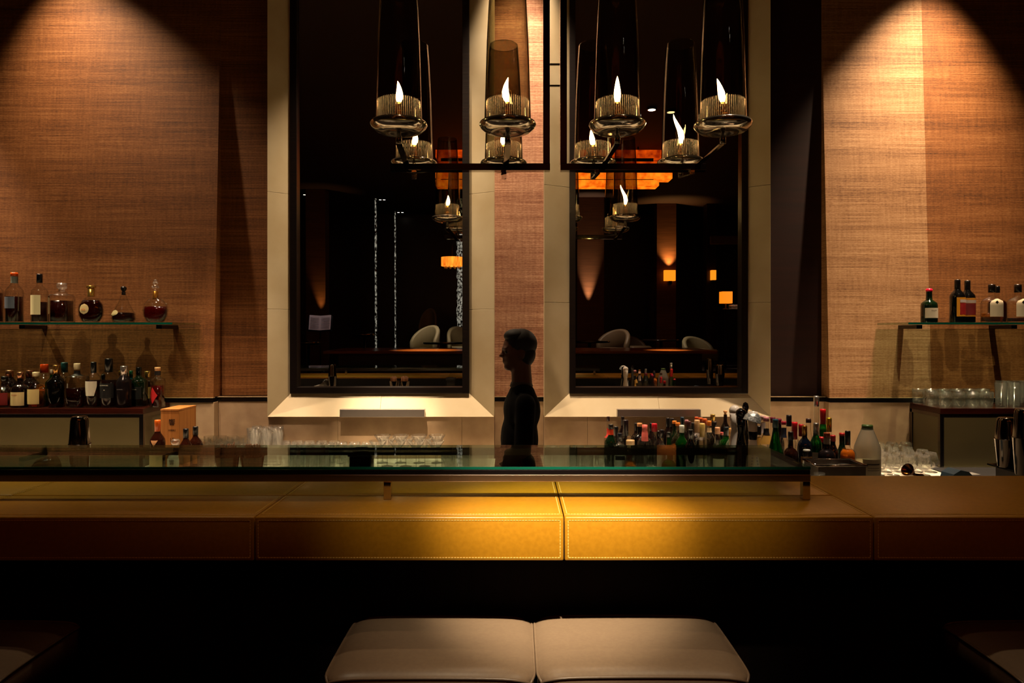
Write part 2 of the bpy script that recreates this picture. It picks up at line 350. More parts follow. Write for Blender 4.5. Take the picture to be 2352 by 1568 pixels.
# ------------------------------------------------------------------ leather bar
YF, YB_, ZBAR = 1.735, 2.234, 1.15
bt = empty('leather_bar', (0, 2.0, 0), 0, 'long bar clad in stitched mustard leather panels across the photo', 'bar')
box('bar_front', (-3.2, YF-2.0+.20, 0), (3.2, YB_-2.0-.02, ZBAR-.115), noisemat('bar_front_wood', '0a0403', '120705', (30, 30, 2), 1, .8, .1, spec=.15), bt)
box('bar_core', (-3.2, YF-2.0+.02, ZBAR-.112), (3.2, YB_-2.0-.004, ZBAR-.014), mat('dark_core', '050303', .8), bt)
sb = bmesh.new()
def stitch(p, q, n, r=.0008):
    p, q = Vector(p), Vector(q); L_ = (q-p).length; k = max(1, int(L_/.0075)); d = (q-p)/k
    for i in range(k):
        a = p+d*(i+.14); b = p+d*(i+.86); m1 = Vector(n)*.0006; s = Vector(n).cross(d).normalized()*r
        vs = [sb.verts.new(x) for x in (a-s-m1, b-s-m1, b+s-m1, a+s-m1, a-s+m1, b-s+m1, b+s+m1, a+s+m1)]
        for f in ((4,5,6,7),(0,1,5,4),(1,2,6,5),(2,3,7,6),(3,0,4,7)): sb.faces.new([vs[i] for i in f])
k0 = .1205; pitch = .788; gr = 1.966-2.0  # gr: the stand rail's shadow line, built into the top as a gap
for k in range(-4, 4):
    a, b = k0+pitch*k+.0012, k0+pitch*(k+1)-.0012
    a, b = max(a, -3.2), min(b, 3.2)
    box('leather_panel', (a, YF-2.0, ZBAR-.112), (b, YF-2.0+.022, ZBAR), leather, bt, .004, True)          # fascia
    if k < 1:
        box('leather_panel', (a, YF-2.0+.0225, ZBAR-.014), (b, gr-.004, ZBAR-.0003), leather, bt, .0022, True)           # front top
        box('leather_panel', (a, gr+.004, ZBAR-.014), (b, YB_-2.0, ZBAR-.0003), leather, bt, .0022, True)                # rear top
    else: box('leather_panel', (a, YF-2.0+.0225, ZBAR-.014), (b, YB_-2.0, ZBAR-.0003), leather, bt, .0022, True)
    if b > -2.2 and a < 2.2:
        yf = YF-2.0-.0004
        for z in (ZBAR-.0085, ZBAR-.1035): stitch((a+.009, yf, z), (b-.009, yf, z), (0, -1, 0))
        for x in (a+.009, b-.009): stitch((x, yf, ZBAR-.1035), (x, yf, ZBAR-.0085), (0, -1, 0))
        for x in (a+.008, b-.008): stitch((x, YF-2.0+.03, ZBAR), (x, gr-.012, ZBAR), (0, 0, 1)); stitch((x, gr+.012, ZBAR), (x, YB_-2.0-.012, ZBAR), (0, 0, 1))
        stitch((a+.009, YF-2.0+.028, ZBAR), (b-.009, YF-2.0+.028, ZBAR), (0, 0, 1))
tag(frombm('stitching', sb, thread, bt), kind='stuff')
# glass topped stand on the bar
YG0, YG1, ZG = 1.91, 2.278, 1.235
xe = .822
st = empty('glass_display_stand', (0, 2.0, ZBAR), 0, 'low glass topped steel stand standing on the leather bar', 'stand')
c, d, zg = YG0-2.0, YG1-2.0, ZG-ZBAR
box('glass_top', (-2.4, c+.002, zg), (xe, d, zg+.008), glass_shelf, st, .0005)
box('glass_front_edge', (-2.4, c-.0005, zg+.0005), (xe, c+.0018, zg+.0075), glass_edge, st)
box('front_rail', (-2.4, c, zg-.014), (xe-.001, c+.022, zg-.0005), blacktrim, st, .001)
box('front_face', (-2.4, c-.001, zg-.034), (xe, c+.021, zg-.0142), mat('rail_steel', 'a09080', .3, 1), st, .0015)
box('rear_rail', (-2.4, d-.024, zg-.022), (xe-.02, d-.002, zg-.0005), blacktrim, st, .001)
box('end_rail', (xe-.022, c+.022, zg-.03), (xe, d-.002, zg-.0005), blacktrim, st, .001)
for x in (xe-.011, X_(889.5, YG0), -1.72):
    box('leg', (x-.0105, c, 0.0), (x+.0105, c+.02, zg-.0345), steel, st, .001)
    box('leg', (x-.0105, d-.04, 0.0), (x+.0105, d-.024, zg-.0225), steel, st, .001) if d-.024 < YB_-2.0 else None

# ------------------------------------------------------------------ bar stools
def stool(cx, lab, rz=0, w_=.486, dy=0):
    """square stool, padded seat with rounded edge and piping, pedestal and foot ring"""
    t = empty('bar_stool', (cx, 1.936+dy, 0), rz, lab, 'stool', 'bar stools in front of the bar')
    bm = bmesh.new(); D = .338; n = 14; top = .842
    def sh(u, v):
        X = (abs(u)**.9)*math.copysign(1, u); Y = (abs(v)**.9)*math.copysign(1, v)
        cr = .035
        x, y = u*w_/2, v*D/2
        ex = max(0, abs(x)-(w_/2-cr)); ey = max(0, abs(y)-(D/2-cr)); r = math.hypot(ex, ey)
        if r > cr: ex *= cr/r; ey *= cr/r; x = math.copysign(w_/2-cr+ex, x); y = math.copysign(D/2-cr+ey, y)
        z = top-.016*(abs(u)**10)-.014*(abs(v)**8)-.003*(u*u+v*v)
        return x, y, z
    N = 28; gs = []
    for i in range(N+1):
        row = []
        for j in range(N+1):
            u = math.sin((i/N-.5)*math.pi)*1; v = math.sin((j/N-.5)*math.pi)
            x, y, z = sh(u, v); row.append(bm.verts.new((x, y-.2, z)))
        gs.append(row)
    for i in range(N):
        for j in range(N): bm.faces.new((gs[i][j], gs[i+1][j], gs[i+1][j+1], gs[i][j+1]))
    edge = [gs[i][0] for i in range(N+1)]+[gs[N][j] for j in range(1, N+1)]+[gs[i][N] for i in range(N-1, -1, -1)]+[gs[0][j] for j in range(N-1, 0, -1)]
    low = [bm.verts.new((v.co.x, v.co.y, top-.105)) for v in edge]
    for i in range(len(edge)): bm.faces.new((edge[i], low[i], low[(i+1) % len(edge)], edge[(i+1) % len(edge)]))
    bm.faces.new(low); pts = [tuple(v.co) for v in edge]
    frombm('seat', bm, seatleather, t, True)
    pb = bmesh.new(); atube(pb, [(x*1.003, (y+.2)*1.003-.2, z) for x, y, z in pts]+[pts[0]], .0035, 6); frombm('piping', pb, seatleather, t, True)
    lathe('pedestal', [(0, 0), (.22, 0), (.22, .012), (.04, .03), (.028, .06), (.028, top-.12), (.09, top-.108), (0, top-.106)], steel_dark, t, 32, (0, -.2, 0))
    fr = bmesh.new(); atube(fr, [(.17*math.cos(a*math.pi/16), -.2+.17*math.sin(a*math.pi/16), .3) for a in range(33)], .011, 8); frombm('foot_ring', fr, steel_dark, t, True)
    for s in (-1, 1): tube('ring_spoke', [(s*.02, -.2, .3), (s*.17, -.2, .3)], .007, steel_dark, t)
    return t
stool(-.2025, 'taupe leather bar stool at centre, left of the touching pair', .0)
stool(.296, 'taupe leather bar stool at centre, right of the touching pair', 0, .494, .006)
stool(-1.43, 'dim taupe bar stool at the far left in shadow', 0, dy=-.03)
stool(1.40, 'dim taupe bar stool at the far right in shadow', 0, dy=-.03)

# ------------------------------------------------------------------ chandelier of glass oil lamps
ch = empty('oil_lamp_chandelier', (0.17, 3.2, 4.5), 0, 'bronze framed chandelier carrying eight smoked glass oil lamps with flames', 'chandelier')
ox, oy, oz = .17, 3.2, 4.5
zf = Z_(384, 3.2)-oz
for (a, b, xv) in ((897, 1263, 1255), (1287, 1620, 1294)):
    f = box('frame_bar', (X_(a, 3.2)-ox, -.018, zf-.014), (X_(b, 3.2)-ox, .018, zf+.014), bronze, ch, .001)
    box('frame_lip', (X_(a, 3.2)-ox, -.02, zf-.0185), (X_(b, 3.2)-ox, .02, zf-.0142), chrome, ch)
    box('frame_post', (X_(xv-7.5, 3.2)-ox, -.018, zf+.0142), (X_(xv+7.5, 3.2)-ox, .018, 0), bronze, ch, .001)
for y in (148, 197): box('cross_piece', (X_(1263, 3.2)-ox, -.006, Z_(y, 3.2)-oz-.003), (X_(1286, 3.2)-ox, .006, Z_(y, 3.2)-oz+.003), bronze, ch)
flame_m = mat('flame', 'ffffff', 1, emit='ffd79a', es=60)
prof_glass = [(.099, .012), (.0985, .04), (.096, .12), (.0925, .24), (.089, .36), (.082, .50), (.0745, .615), (.0725, .62), (.073, .61), (.087, .36), (.096, .08), (.097, .012)]
gp = [(.0, -.022), (.035, -.022), (.06, -.03), (.095, -.022), (.114, -.006), (.121, .006), (.118, .014), (.104, .016), (.09, .022), (.05, .034), (.0, .036)]
lamps = [(916, 2.9, 290), (1166, 2.9, 290), (1418, 2.9, 290), (1660, 2.9, 290), (951, 3.55, 378), (1157, 3.55, 378), (1362, 3.55, 378), (1563, 3.55, 375)]
arms_at = [935, 1162, 1385, 1600, 951, 1157, 1372, 1590]
fl = [(-.004, .006, .9), (0, -.01, 1.05), (0, .0, 1.1), (-.014, .004, 1.0), (.002, .006, .8), (-.004, .0, .75), (-.008, .0, .8), (-.01, .012, 1.5)]
dish_me = None
for k, ((px, Y, py), ax, (dx, dx2, fs)) in enumerate(zip(lamps, arms_at, fl)):
    x, y, z = X_(px, Y)-ox, Y-oy, Z_(py, Y)-oz
    b = bmesh.new(); alathe(b, gp, 40)
    dish = frombm('lamp_dish', b, mat('dish_glass', 'b0a898', .12, .9), ch, True); dish.location = (x, y, z)
    bm = bmesh.new(); alathe(bm, prof_glass, 40); g = frombm('glass_shade', bm, glass_smoke, dish, True)
    bm = bmesh.new()
    for i in range(64):
        a = i/64*2*math.pi; cx_, cy_ = .0895*math.cos(a), .0895*math.sin(a)
        rg = [[bm.verts.new((cx_+.0021*math.cos(a+q*math.pi/2), cy_+.0021*math.sin(a+q*math.pi/2), z_)) for q in range(4)] for z_ in (.022, .105)]
        for q in range(4): bm.faces.new((rg[0][q], rg[0][(q+1) % 4], rg[1][(q+1) % 4], rg[1][q]))
        bm.faces.new(rg[1])
    frombm('ribbed_collar', bm, glass_rod, dish)
    bm = bmesh.new(); alathe(bm, [(0, .03), (.042, .03), (.042, .045), (.03, .05), (.03, .07), (.036, .073), (.036, .085), (.012, .09), (.010, .102), (0, .102)], 24); frombm('burner', bm, mat('brass_burner', 'b07830', .25, .9), dish, True)
    bm = bmesh.new(); prof = [(0, 0), (.008, .006), (.0135, .024), (.0125, .045), (.008, .07), (.004, .088), (.0, .1)]
    prof = [(r*1.1, h*fs*1.05) for r, h in prof]; alathe(bm, prof, 16, 0, 0, .098)
    for v in bm.verts:
        h = (v.co.z-.098)/.1; v.co.x += dx*h*1.6+dx2*math.sin(h*3.1)
    frombm('flame', bm, flame_m, dish, True)
    bm = bmesh.new(); alathe(bm, [(0, -.075), (.013, -.075), (.013, -.045), (.009, -.04), (.009, -.022), (0, -.022)], 14); frombm('stem', bm, steel_dark, dish, True)
    xa = X_(ax, 3.2)-ox
    e = Vector((xa, 0, zf-.004 if Y > 3.2 else zf+.004)); s = Vector((x, y, z-.072))
    if Y > 3.2: e.z = zf-.03
    bar('lamp_arm', s, e, .026, .007, steel, ch, (1, 0, .3))
    if Y > 3.2: bar('arm_hanger', e+Vector((0, 0, -.003)), Vector((xa, 0, zf-.019)), .02, .007, steel, ch, (1, 0, 0))
box('ceiling_plate', (-.16, -.08, -.03), (.16, .08, 0), bronze, ch, .002)
# ------------------------------------------------------------------ bottles
def liqm(key, col): return mat('liquid_'+key, col, .08, trans=.85 if key != 'orange' else .35, ior=1.36)
LIQ = {'dark': liqm('dark', '3a0f06'), 'amber': liqm('amber', 'c06a1c'), 'red': liqm('red', '6a0c08'), 'orange': liqm('orange', 'f07818'), 'brown': liqm('brown', '5a260c')}
GL = {'clear': glass_clear,
      'black': mat('bottle_black', '060505', .07, coat=.5), 'green': mat('bottle_green', '0f4a14', .04, trans=.75, ior=1.3),
      'dkgreen': mat('bottle_dark_green', '0a1a0c', .06, coat=.5), 'brown': mat('bottle_brown', '2a1008', .05, trans=.3),
      'dark': mat('bottle_dark', '120a0a', .06, coat=.5), 'navy': mat('bottle_navy', '0a101c', .06, coat=.5), 'white': mat('bottle_white', 'd8cfc4', .18, coat=.5),
      'frost': mat('bottle_frosted', '8a8078', .35, trans=.5), 'teal': mat('bottle_teal', '0a4a50', .08, trans=.4), 'gun': mat('bottle_gunmetal', '2a2224', .2, .6)}
def cm(c): return mat('cap_'+c, c, .28, .0, coat=.3)
def cmm(c): return mat('foil_'+c, c, .25, .85)
def prof_for(kind, R, H, rn, capf):
    """outer profile of a bottle body up to the cap, fractions of the full height"""
    top = H*(1-capf*.9)
    if kind == 'std': return [(0, 0), (R*.92, 0), (R, R*.1), (R, H*.60), (R*.94, H*.65), (R*.72, H*.70), (rn*1.25, H*.755), (rn, H*.80), (rn, top)]
    if kind == 'squat': return [(0, 0), (R*.93, 0), (R, R*.1), (R, H*.50), (R*.95, H*.56), (R*.7, H*.62), (rn*1.15, H*.66), (rn*1.05, H*.75), (rn, top)]
    if kind == 'cone': return [(0, 0), (R*.92, 0), (R, R*.1), (R, H*.42), (R*.9, H*.50), (R*.66, H*.60), (rn*1.4, H*.72), (rn, H*.84), (rn, top)]
    if kind == 'tall': return [(0, 0), (R*.94, 0), (R, R*.1), (R, H*.52), (R*.85, H*.56), (rn*1.2, H*.60), (rn, H*.64), (rn, top)]
    if kind == 'square': return [(0, 0), (R*.96, 0), (R, R*.06), (R, H*.66), (R*.9, H*.70), (rn*1.3, H*.735), (rn, H*.76), (rn, top)]
    if kind == 'taper': return [(0, 0), (R*.74, 0), (R*.80, R*.1), (R*.92, H*.3), (R, H*.57), (R*.93, H*.62), (R*.6, H*.69), (rn*1.2, H*.73), (rn, H*.78), (rn, top)]
    if kind == 'round': return [(0, 0), (R*.55, 0), (R*.72, R*.12), (R*.95, R*.55), (R, R*.95), (R*.93, R*1.4), (R*.66, R*1.8), (rn*1.3, R*2.02), (rn, R*2.1), (rn, top)]
    if kind == 'drop': return [(0, 0), (R*.85, 0), (R, R*.35), (R*.97, R*.75), (R*.72, R*1.25), (R*.45, R*1.8), (rn*1.3, H*.70), (rn, H*.76), (rn, top)]
    if kind == 'jug': return [(0, 0), (R*.9, 0), (R, R*.15), (R, H*.55), (R*.97, H*.60), (R*.75, H*.74), (R*.48, H*.9), (R*.42, H*.94), (R*.42, top)]
def at_height(prof, z):
    for (r0, z0), (r1, z1) in zip(prof, prof[1:]):
        if z0 <= z <= z1 and z1 > z0: return r0+(r1-r0)*(z-z0)/(z1-z0)
    return prof[-1][0]
BOT = {}
def labelstrip(name, prof, z0, z1, ang, m, parent, off=.0009, seg=10, shape=None, sy=1, turn=0):
    """paper label: a curved thin patch facing the camera (-Y)"""
    bm = bmesh.new(); rows = []
    nz = 8 if shape else 4
    for j in range(nz+1):
        z = z0+(z1-z0)*j/nz; f = 1
        if shape == 'oval': f = max(.02, math.sqrt(max(0, 1-(2*j/nz-1)**2)))
        if shape == 'shield': f = .62+.38*min(1, (j/nz)*1.5)
        if shape == 'diamond': f = max(.03, 1-abs(2*j/nz-1))
        if shape == 'arch': f = 1 if j/nz < .75 else max(.15, math.sqrt(max(0, 1-((j/nz-.75)/.25)**2)))
        if shape == 'tri': f = max(.03, j/nz)
        r = at_height(prof, z)+off
        rows.append([bm.verts.new((r*math.sin(turn+ang*f*(2*i/seg-1)), -sy*r*math.cos(turn+ang*f*(2*i/seg-1)), z)) for i in range(seg+1)])
    for a, b in zip(rows, rows[1:]):
        for i in range(seg): bm.faces.new((a[i], a[i+1], b[i+1], b[i]))
    return frombm(name, bm, m, parent, True)
PLACED = []
RNG = {'c': (3.70, 4.29), 'r': (2.74, 3.25), 'l': (4.09, 4.33), 's': (4.07, 4.34), 'b': (2.57, 2.69)}
def surf(zb): return 'c' if abs(zb-ZC) < .01 else 'r' if abs(zb-ZR) < .01 else 'l' if abs(zb-ZL) < .01 else 'b' if abs(zb-ZB) < .01 else 's'
def free(x, y, r, k): return all(k != k2 or (x-x2)**2+(y-y2)**2 > (r+r2+.0012)**2 for x2, y2, r2, k2 in PLACED)
def settle(px, wpx, Y, zb, f=1.0):
    k = surf(zb); lo, hi = RNG[k]; best = None
    for sc_ in (1, .92, .85, .78, .7):
        for d in sorted([i*.01 for i in range(-50, 51)], key=abs):
            y = Y+d; r = wpx*sc_*y/F/2*f
            if lo+r*.0 <= y-r*.6 and y+r*.9 <= hi+.03 and free(X_(px, y), y, r, k):
                PLACED.append((X_(px, y), y, r, k)); return y, wpx*sc_
    PLACED.append((X_(px, Y), Y, wpx*Y/F/2*f, k)); return Y, wpx
def bottle(px, top, wpx, Y, zb, kind, glass, cap, capw=.0, capf=.16, liq=None, lvl=.5, labs=(), txt=(), label='', group='', name='liquor_bottle', metalcap=False, capprof=None, sy=1, neck=None, detail=True, seg=20, cat='bottle', turn=0):
    """px,top,wpx = where its centre, top and width stand at distance Y; zb = surface it stands on"""
    Y, wpx = settle(px, wpx, Y, zb, 1.1 if kind == 'square' else 1)
    H = Z_(top, Y)-zb; R = wpx*Y/F/2; rn = (capw*Y/F/2 if capw else .0125)*.88
    t = empty(name, (X_(px, Y), Y, zb), 0, label, cat, group)
    if H < .03: H = .25
    prof = prof_for(kind, R, H, rn, capf); top_ = prof[-1][1]
    g = GL[glass]
    sg = 4 if kind == 'square' else seg
    bm = bmesh.new()
    if kind == 'square':
        alathe(bm, prof, 16, sy=sy)
        for v in bm.verts:      # squared cross-section
            rr = math.hypot(v.co.x, v.co.y)
            if rr > rn*1.4:
                m_ = max(abs(v.co.x), abs(v.co.y))/rr; s_ = 1+(1/m_-1)*.8; s_ = min(s_, 1.3); v.co.x *= s_*.93; v.co.y *= s_*.93
    else: alathe(bm, prof, seg, sy=sy)
    frombm('glass_body', bm, g, t, True)
    if liq:
        lz = H*lvl; lp = [(0, .006)]+[(max(r-.003, .002)*(.97), max(z, .006)) for r, z in prof[1:] if z < lz]+[(max(at_height(prof, lz)-.003, .002)*.97, lz), (0, lz)]
        bm = bmesh.new(); alathe(bm, lp, seg, sy=sy)
        if kind == 'square':
            for v in bm.verts:
                rr = math.hypot(v.co.x, v.co.y)
                if rr > rn*1.4:
                    m_ = max(abs(v.co.x), abs(v.co.y))/rr; s_ = min(1+(1/m_-1)*.8, 1.3); v.co.x *= s_*.93; v.co.y *= s_*.93
        frombm('liquor', bm, LIQ[liq], t, True)
    rc = rn/.88; mc = cmm(cap) if metalcap else (glass_rib if cap == 'e8e8e8' else cm(cap))
    z0 = H*(1-capf)
    cp = capprof or [(rn*1.02, z0), (rc*1.0, z0), (rc*1.0, H-.02*H), (rc*.93, H), (0, H)]
    if capprof: cp = [(r*rc, z0+(H-z0)*z) for r, z in capprof]
    lathe('cap', cp, mc, t, 16)
    for li_, l in enumerate(labs):          # (z0, z1, half-angle, colour, shape)
        labelstrip('paper_label', prof, H*l[0], H*l[1], l[2], mat('label_'+l[3], l[3], .6), t, off=.0009+.0010*li_, shape=l[4] if len(l) > 4 else None, sy=sy, turn=l[5] if len(l) > 5 else turn)
    for (s, zf_, size, colr, *xo_) in txt:
        text(s, size, ((xo_[0] if xo_ else 0)*R, -(at_height(prof, H*zf_)*sy)-.0034, H*zf_), mat('ink_'+colr, colr, .5), t)
    return t
DOME = [(.75, 0), (1, .1), (1.05, .4), (1, .75), (.6, .97), (0, 1)]
BALL = [(.7, 0), (.7, .3), (.5, .42), (.9, .55), (1.1, .75), (.9, .92), (0, 1)]
gU = 'bottles on the left glass wall shelf'; ZS = 1.62+22*4.05/F+.0005
YU = 4.16
def U(*a, **k): return bottle(*a[:3], YU, ZS, *a[3:], group=gU, **k)
U(-12, 628, 34, 'std', 'clear', '1a1a1a', 16, .2, liq='brown', lvl=.6, label='partly cut off brown bottle at the left end of the upper left shelf')
U(33, 626, 36, 'std', 'clear', 'f05a14', 15, .07, liq='dark', lvl=.52, labs=((.28, .51, 1.0, '5f6a78', None, -.35), (.79, .92, 3.1, '6b7268')), label='tall cognac bottle with orange cap and silver blue label on the upper left shelf')
U(91, 629, 34, 'std', 'clear', '0d0d12', 12, .18, liq='dark', lvl=.42, labs=((.16, .56, 1.0, 'd8cfa0', None, -.3),), label='slim clear bottle with black cap and tall cream label on the upper left shelf')
U(142, 650, 44, 'square', 'clear', 'e8e8e8', 20, .22, liq='dark', lvl=.55, label='square shouldered decanter with glass stopper two thirds full on upper left shelf', capprof=[(.55, 0), (.7, .15), (.6, .3), (1, .4), (1.05, .7), (.95, 1), (.7, .98), (0, .8)])
U(209, 655, 58, 'round', 'clear', 'c8a050', 17, .30, liq='dark', lvl=.60, labs=((.22, .50, .42, 'c8b884', 'oval', -.3),), txt=(('XO', .34, .017, 'e06a20', -.3),), label='round flattened cognac bottle with gold stopper and oval XO label', sy=.5, metalcap=True, capprof=[(.9, 0), (.9, .72), (.6, .74), (1.15, .8), (1.2, .95), (0, 1)])
U(284, 657, 50, 'drop', 'clear', '101010', 12, .24, liq='dark', lvl=.27, labs=((.18, .34, .5, 'a8a070', 'oval', -.5),), label='teardrop cognac decanter with black and gold stopper', capprof=BALL)
cr = U(357, 641, 56, 'round', 'clear', 'b07830', 13, .46, liq='red', lvl=.37, label='ornate crystal decanter with gold neck and tall knobbed crystal stopper', sy=.6, metalcap=True, capprof=[(.9, 0), (.9, .38), (.7, .4), (.4, .42), (0, .43)])
Hc = Z_(641, YU)-ZS; Rc = 28*YU/F
for (x, z, r) in ((0, .72, .013), (-.016, .82, .008), (.016, .82, .008), (0, .83, .012), (-.009, .91, .008), (.009, .91, .008), (0, .96, .010)):
    sphere('stopper_knob', (x, 0, Hc*z), r, glass_rib, cr, 12)
for i in range(12):
    a = i/12*2*math.pi; sphere('crystal_knob', (Rc*1.02*math.cos(a), 0, Rc*1.0+Rc*1.02*math.sin(a)), .006, glass_clear, cr, 8)
gL = 'whisky bottles on the left riser'
YA, YBk = 4.13, 4.27
def Lb(*a, row=0, **k): return bottle(*a[:3], (YA, YBk)[row], ZL, *a[3:], group=gL, **k)
Lb(11, 864, 38, 'squat', 'clear', '141414', 15, .17, liq='amber', lvl=.45, labs=((.08, .48, .9, '7a1c1c'),), label='squat bottle with crimson label at the left end of the left riser')
Lb(22, 850, 34, 'std', 'dark', 'c89070', 16, .2, row=1, metalcap=True, label='dark bottle with copper foil cap behind the crimson labelled bottle')
Lb(47, 854, 40, 'squat', 'dark', 'c08868', 13.5, .18, labs=((.06, .44, 1.0, 'd0bc88'),), txt=(('Benrinn', .36, .011, 'a03020'),), metalcap=True, label='dark bottle with cream label and red script on left riser')
Lb(69, 850, 36, 'std', 'dark', 'b07a60', 17, .2, row=1, metalcap=True, label='dark bottle with copper cap behind the cream labelled bottle with red script')
Lb(83, 854, 36, 'squat', 'clear', 'd8c8a0', 15, .12, liq='amber', lvl=.45, labs=((.1, .52, .95, 'cdb77c'),), label='clear bottle of amber whisky with plain cream label and cork top')
Lb(102, 836, 34, 'std', 'clear', 'f0501c', 16.5, .21, row=1, liq='amber', lvl=.5, labs=((.12, .4, 1.0, 'c05a18'),), label='tall bottle with bright orange neck and orange label on left riser')
Lb(119, 848, 26, 'std', 'green', 'cfc3a4', 8, .15, row=1, label='slim olive bottle with pale cap behind the black bottle with gold cap')
Lb(130, 838, 40, 'taper', 'black', 'b8894c', 15.5, .21, metalcap=True, label='large black bottle with gold foil cap on left riser')
Lb(148, 832, 32, 'std', 'clear', '1c4a50', 14, .24, row=1, labs=((.2, .5, 1.0, 'd8d0c0'),), label='bottle with teal foil neck and white label behind the black bottle')
Lb(177, 834, 42, 'square', 'clear', 'e0d2a8', 14, .14, liq='dark', lvl=.44, labs=((.72, .83, 3.1, '0b0908'),), label='broad clear decanter bottle with cream stopper and black collar')
Lb(215, 831, 32, 'std', 'clear', '0d1214', 12, .24, liq='dark', lvl=.60, labs=((.26, .58, .95, 'd6cfbc', 'shield'),), label='black capped whisky bottle with white shield shaped label')
Lb(237, 859, 22, 'std', 'dark', '101418', 9, .15, row=1, label='short necked dark bottle behind the white shield labelled bottle')
Lb(250, 823, 35, 'std', 'clear', '0b0c0e', 17, .28, liq='dark', lvl=.56, labs=((.2, .50, 1.1, '0c0c10'),), txt=(('BOWMORE', .455, .0095, 'd0ccc0'), ('18', .36, .009, 'd0ccc0')), label='tallest black capped whisky bottle with black label numbered 18')
Lb(278, 851, 26, 'std', 'clear', 'b89040', 10, .14, row=1, liq='dark', lvl=.6, metalcap=True, label='gold capped dark bottle behind the silver capped bottle')
Lb(285, 840, 33, 'std', 'gun', 'c4bcb8', 16, .23, metalcap=True, txt=(('OCTOMORE', .44, .006, '8a8488'),), label='gunmetal bottle with embossed silver cap on left riser')
Lb(301, 851, 22, 'std', 'teal', '145a3c', 8, .2, row=1, label='slim bottle with green cap behind the gunmetal bottle')
Lb(319, 843, 41, 'std', 'dkgreen', '0e1512', 12, .19, labs=((.18, .50, .75, '0a0f0c'),), txt=(('ARDBEG', .43, .008, '9a9a88'),), label='very dark green bottle with outlined black label at the right of the left riser')
Lb(339, 852, 28, 'std', 'clear', 'c8a860', 13.5, .2, row=1, liq='dark', lvl=.7, labs=((.18, .52, 1.0, 'e8cc7c'),), txt=(('山の', .40, .022, '120a06'),), metalcap=True, label='bottle with yellow label and black brush characters')
Lb(362, 843, 28, 'square', 'clear', 'd2a070', 13, .09, row=0, liq='red', lvl=.54, labs=((.10, .50, .8, 'b81c20', 'diamond', -.35), (.80, .90, 3.1, '120808')), label='clear necked bottle with red diamond label at right end of left riser')
gR = 'bottles on the right glass wall shelf'
def Rb(*a, Y=4.16, **k): return bottle(*a[:3], Y, ZS, *a[3:], group=gR, **k)
Rb(2134, 662, 35, 'squat', 'dkgreen', 'e0103c', 14, .10, labs=((.13, .42, 1.0, 'd0c4ac'),), txt=(('Rum J.M', .345, .009, '3a2018'),), label='squat dark green rum bottle with red wax cap and white label', capprof=DOME)
Rb(2199, 642, 32, 'std', 'black', '100c0c', 12.5, .22, labs=((.14, .58, 1.0, 'd89018', None, .35), (.18, .45, .7, '9a1a18', None, .45), (.46, .53, .7, 'c8b8b0', None, .45)), label='black bottle with yellow and red label, left of the matching pair')
Rb(2222, 644, 32, 'std', 'black', '161412', 12.5, .22, Y=4.22, labs=((.14, .58, 1.0, 'b87818', None, -.0), (.18, .45, .75, '6a1414'), (.46, .53, .75, 'a8988c')), label='black bottle with yellow and red label, right of the matching pair')
Rb(2278, 653, 48, 'squat', 'clear', '1a1008', 15, .21, liq='amber', lvl=.24, labs=((.15, .62, .9, 'b8ac90', 'arch', .3),), txt=(('◆', .52, .022, '14120c'),), label='broad clear bottle with arched cream label and gold topped cap', sy=.7)
Rb(2291, 657, 44, 'squat', 'clear', '0c0a0a', 10, .18, Y=4.27, liq='dark', lvl=.6, label='black capped dark bottle directly behind the broad arched label bottle', sy=.5)
Rb(2338, 653, 48, 'squat', 'clear', '1a1008', 15, .21, liq='brown', lvl=.12, labs=((.15, .62, .9, 'b8ac90', 'arch', .3),), txt=(('◆', .52, .022, '14120c'),), label='nearly empty broad bottle with arched cream label at the far right edge', sy=.7)
# left low bottles beside the wooden box
for q_ in (-.02, .05, .12): PLACED.append((X_(391, 3.95), 4.02+q_, .056, 'c'))
for (a_, y_, r_) in ((1688, 2.98, .038), (1702, 2.90, .034), (1729, 2.79, .034), (1714, 3.01, .014)): PLACED.append((X_(a_, y_), y_, r_, 'r'))
gW = 'bottles beside the wooden box'
def W(*a, Y=3.9, **k): return bottle(*a[:3], Y, ZC, *a[3:], group=gW, **k)
W(362, 964, 33, 'std', 'brown', 'e86a20', 13, .21, labs=((.14, .50, 1.1, 'd8bc84'), (.53, .64, .5, 'c89060', 'tri')), label='brown bottle with orange cap and cream label beside the wooden box', Y=3.86)
W(382, 958, 24, 'std', 'brown', 'c01c24', 13, .21, labs=((.14, .48, 1.1, 'd8c8a4'),), label='brown bottle with red cap beside the wooden box', Y=4.0)
W(403, 1008, 34, 'squat', 'clear', 'e8e8e8', 20, .16, liq='amber', lvl=.35, labs=((.12, .62, .9, 'cdc6ae'),), txt=(('響', .42, .03, '1a140e'),), label='glass stoppered decanter with white label and dark brush character', capprof=[(.6, 0), (.9, .3), (1, .7), (.7, 1), (0, .95)], Y=3.78)
W(427, 984, 28, 'std', 'brown', '101216', 12, .20, labs=((.2, .5, 1.1, 'c07840'),), label='small dark bottle with black cap in front of the wooden box', Y=3.84)
W(449, 979, 31, 'std', 'brown', '0c0d10', 12, .19, labs=((.2, .52, .8, 'd0803c'),), label='dark bottle with orange label just right of the wooden box')
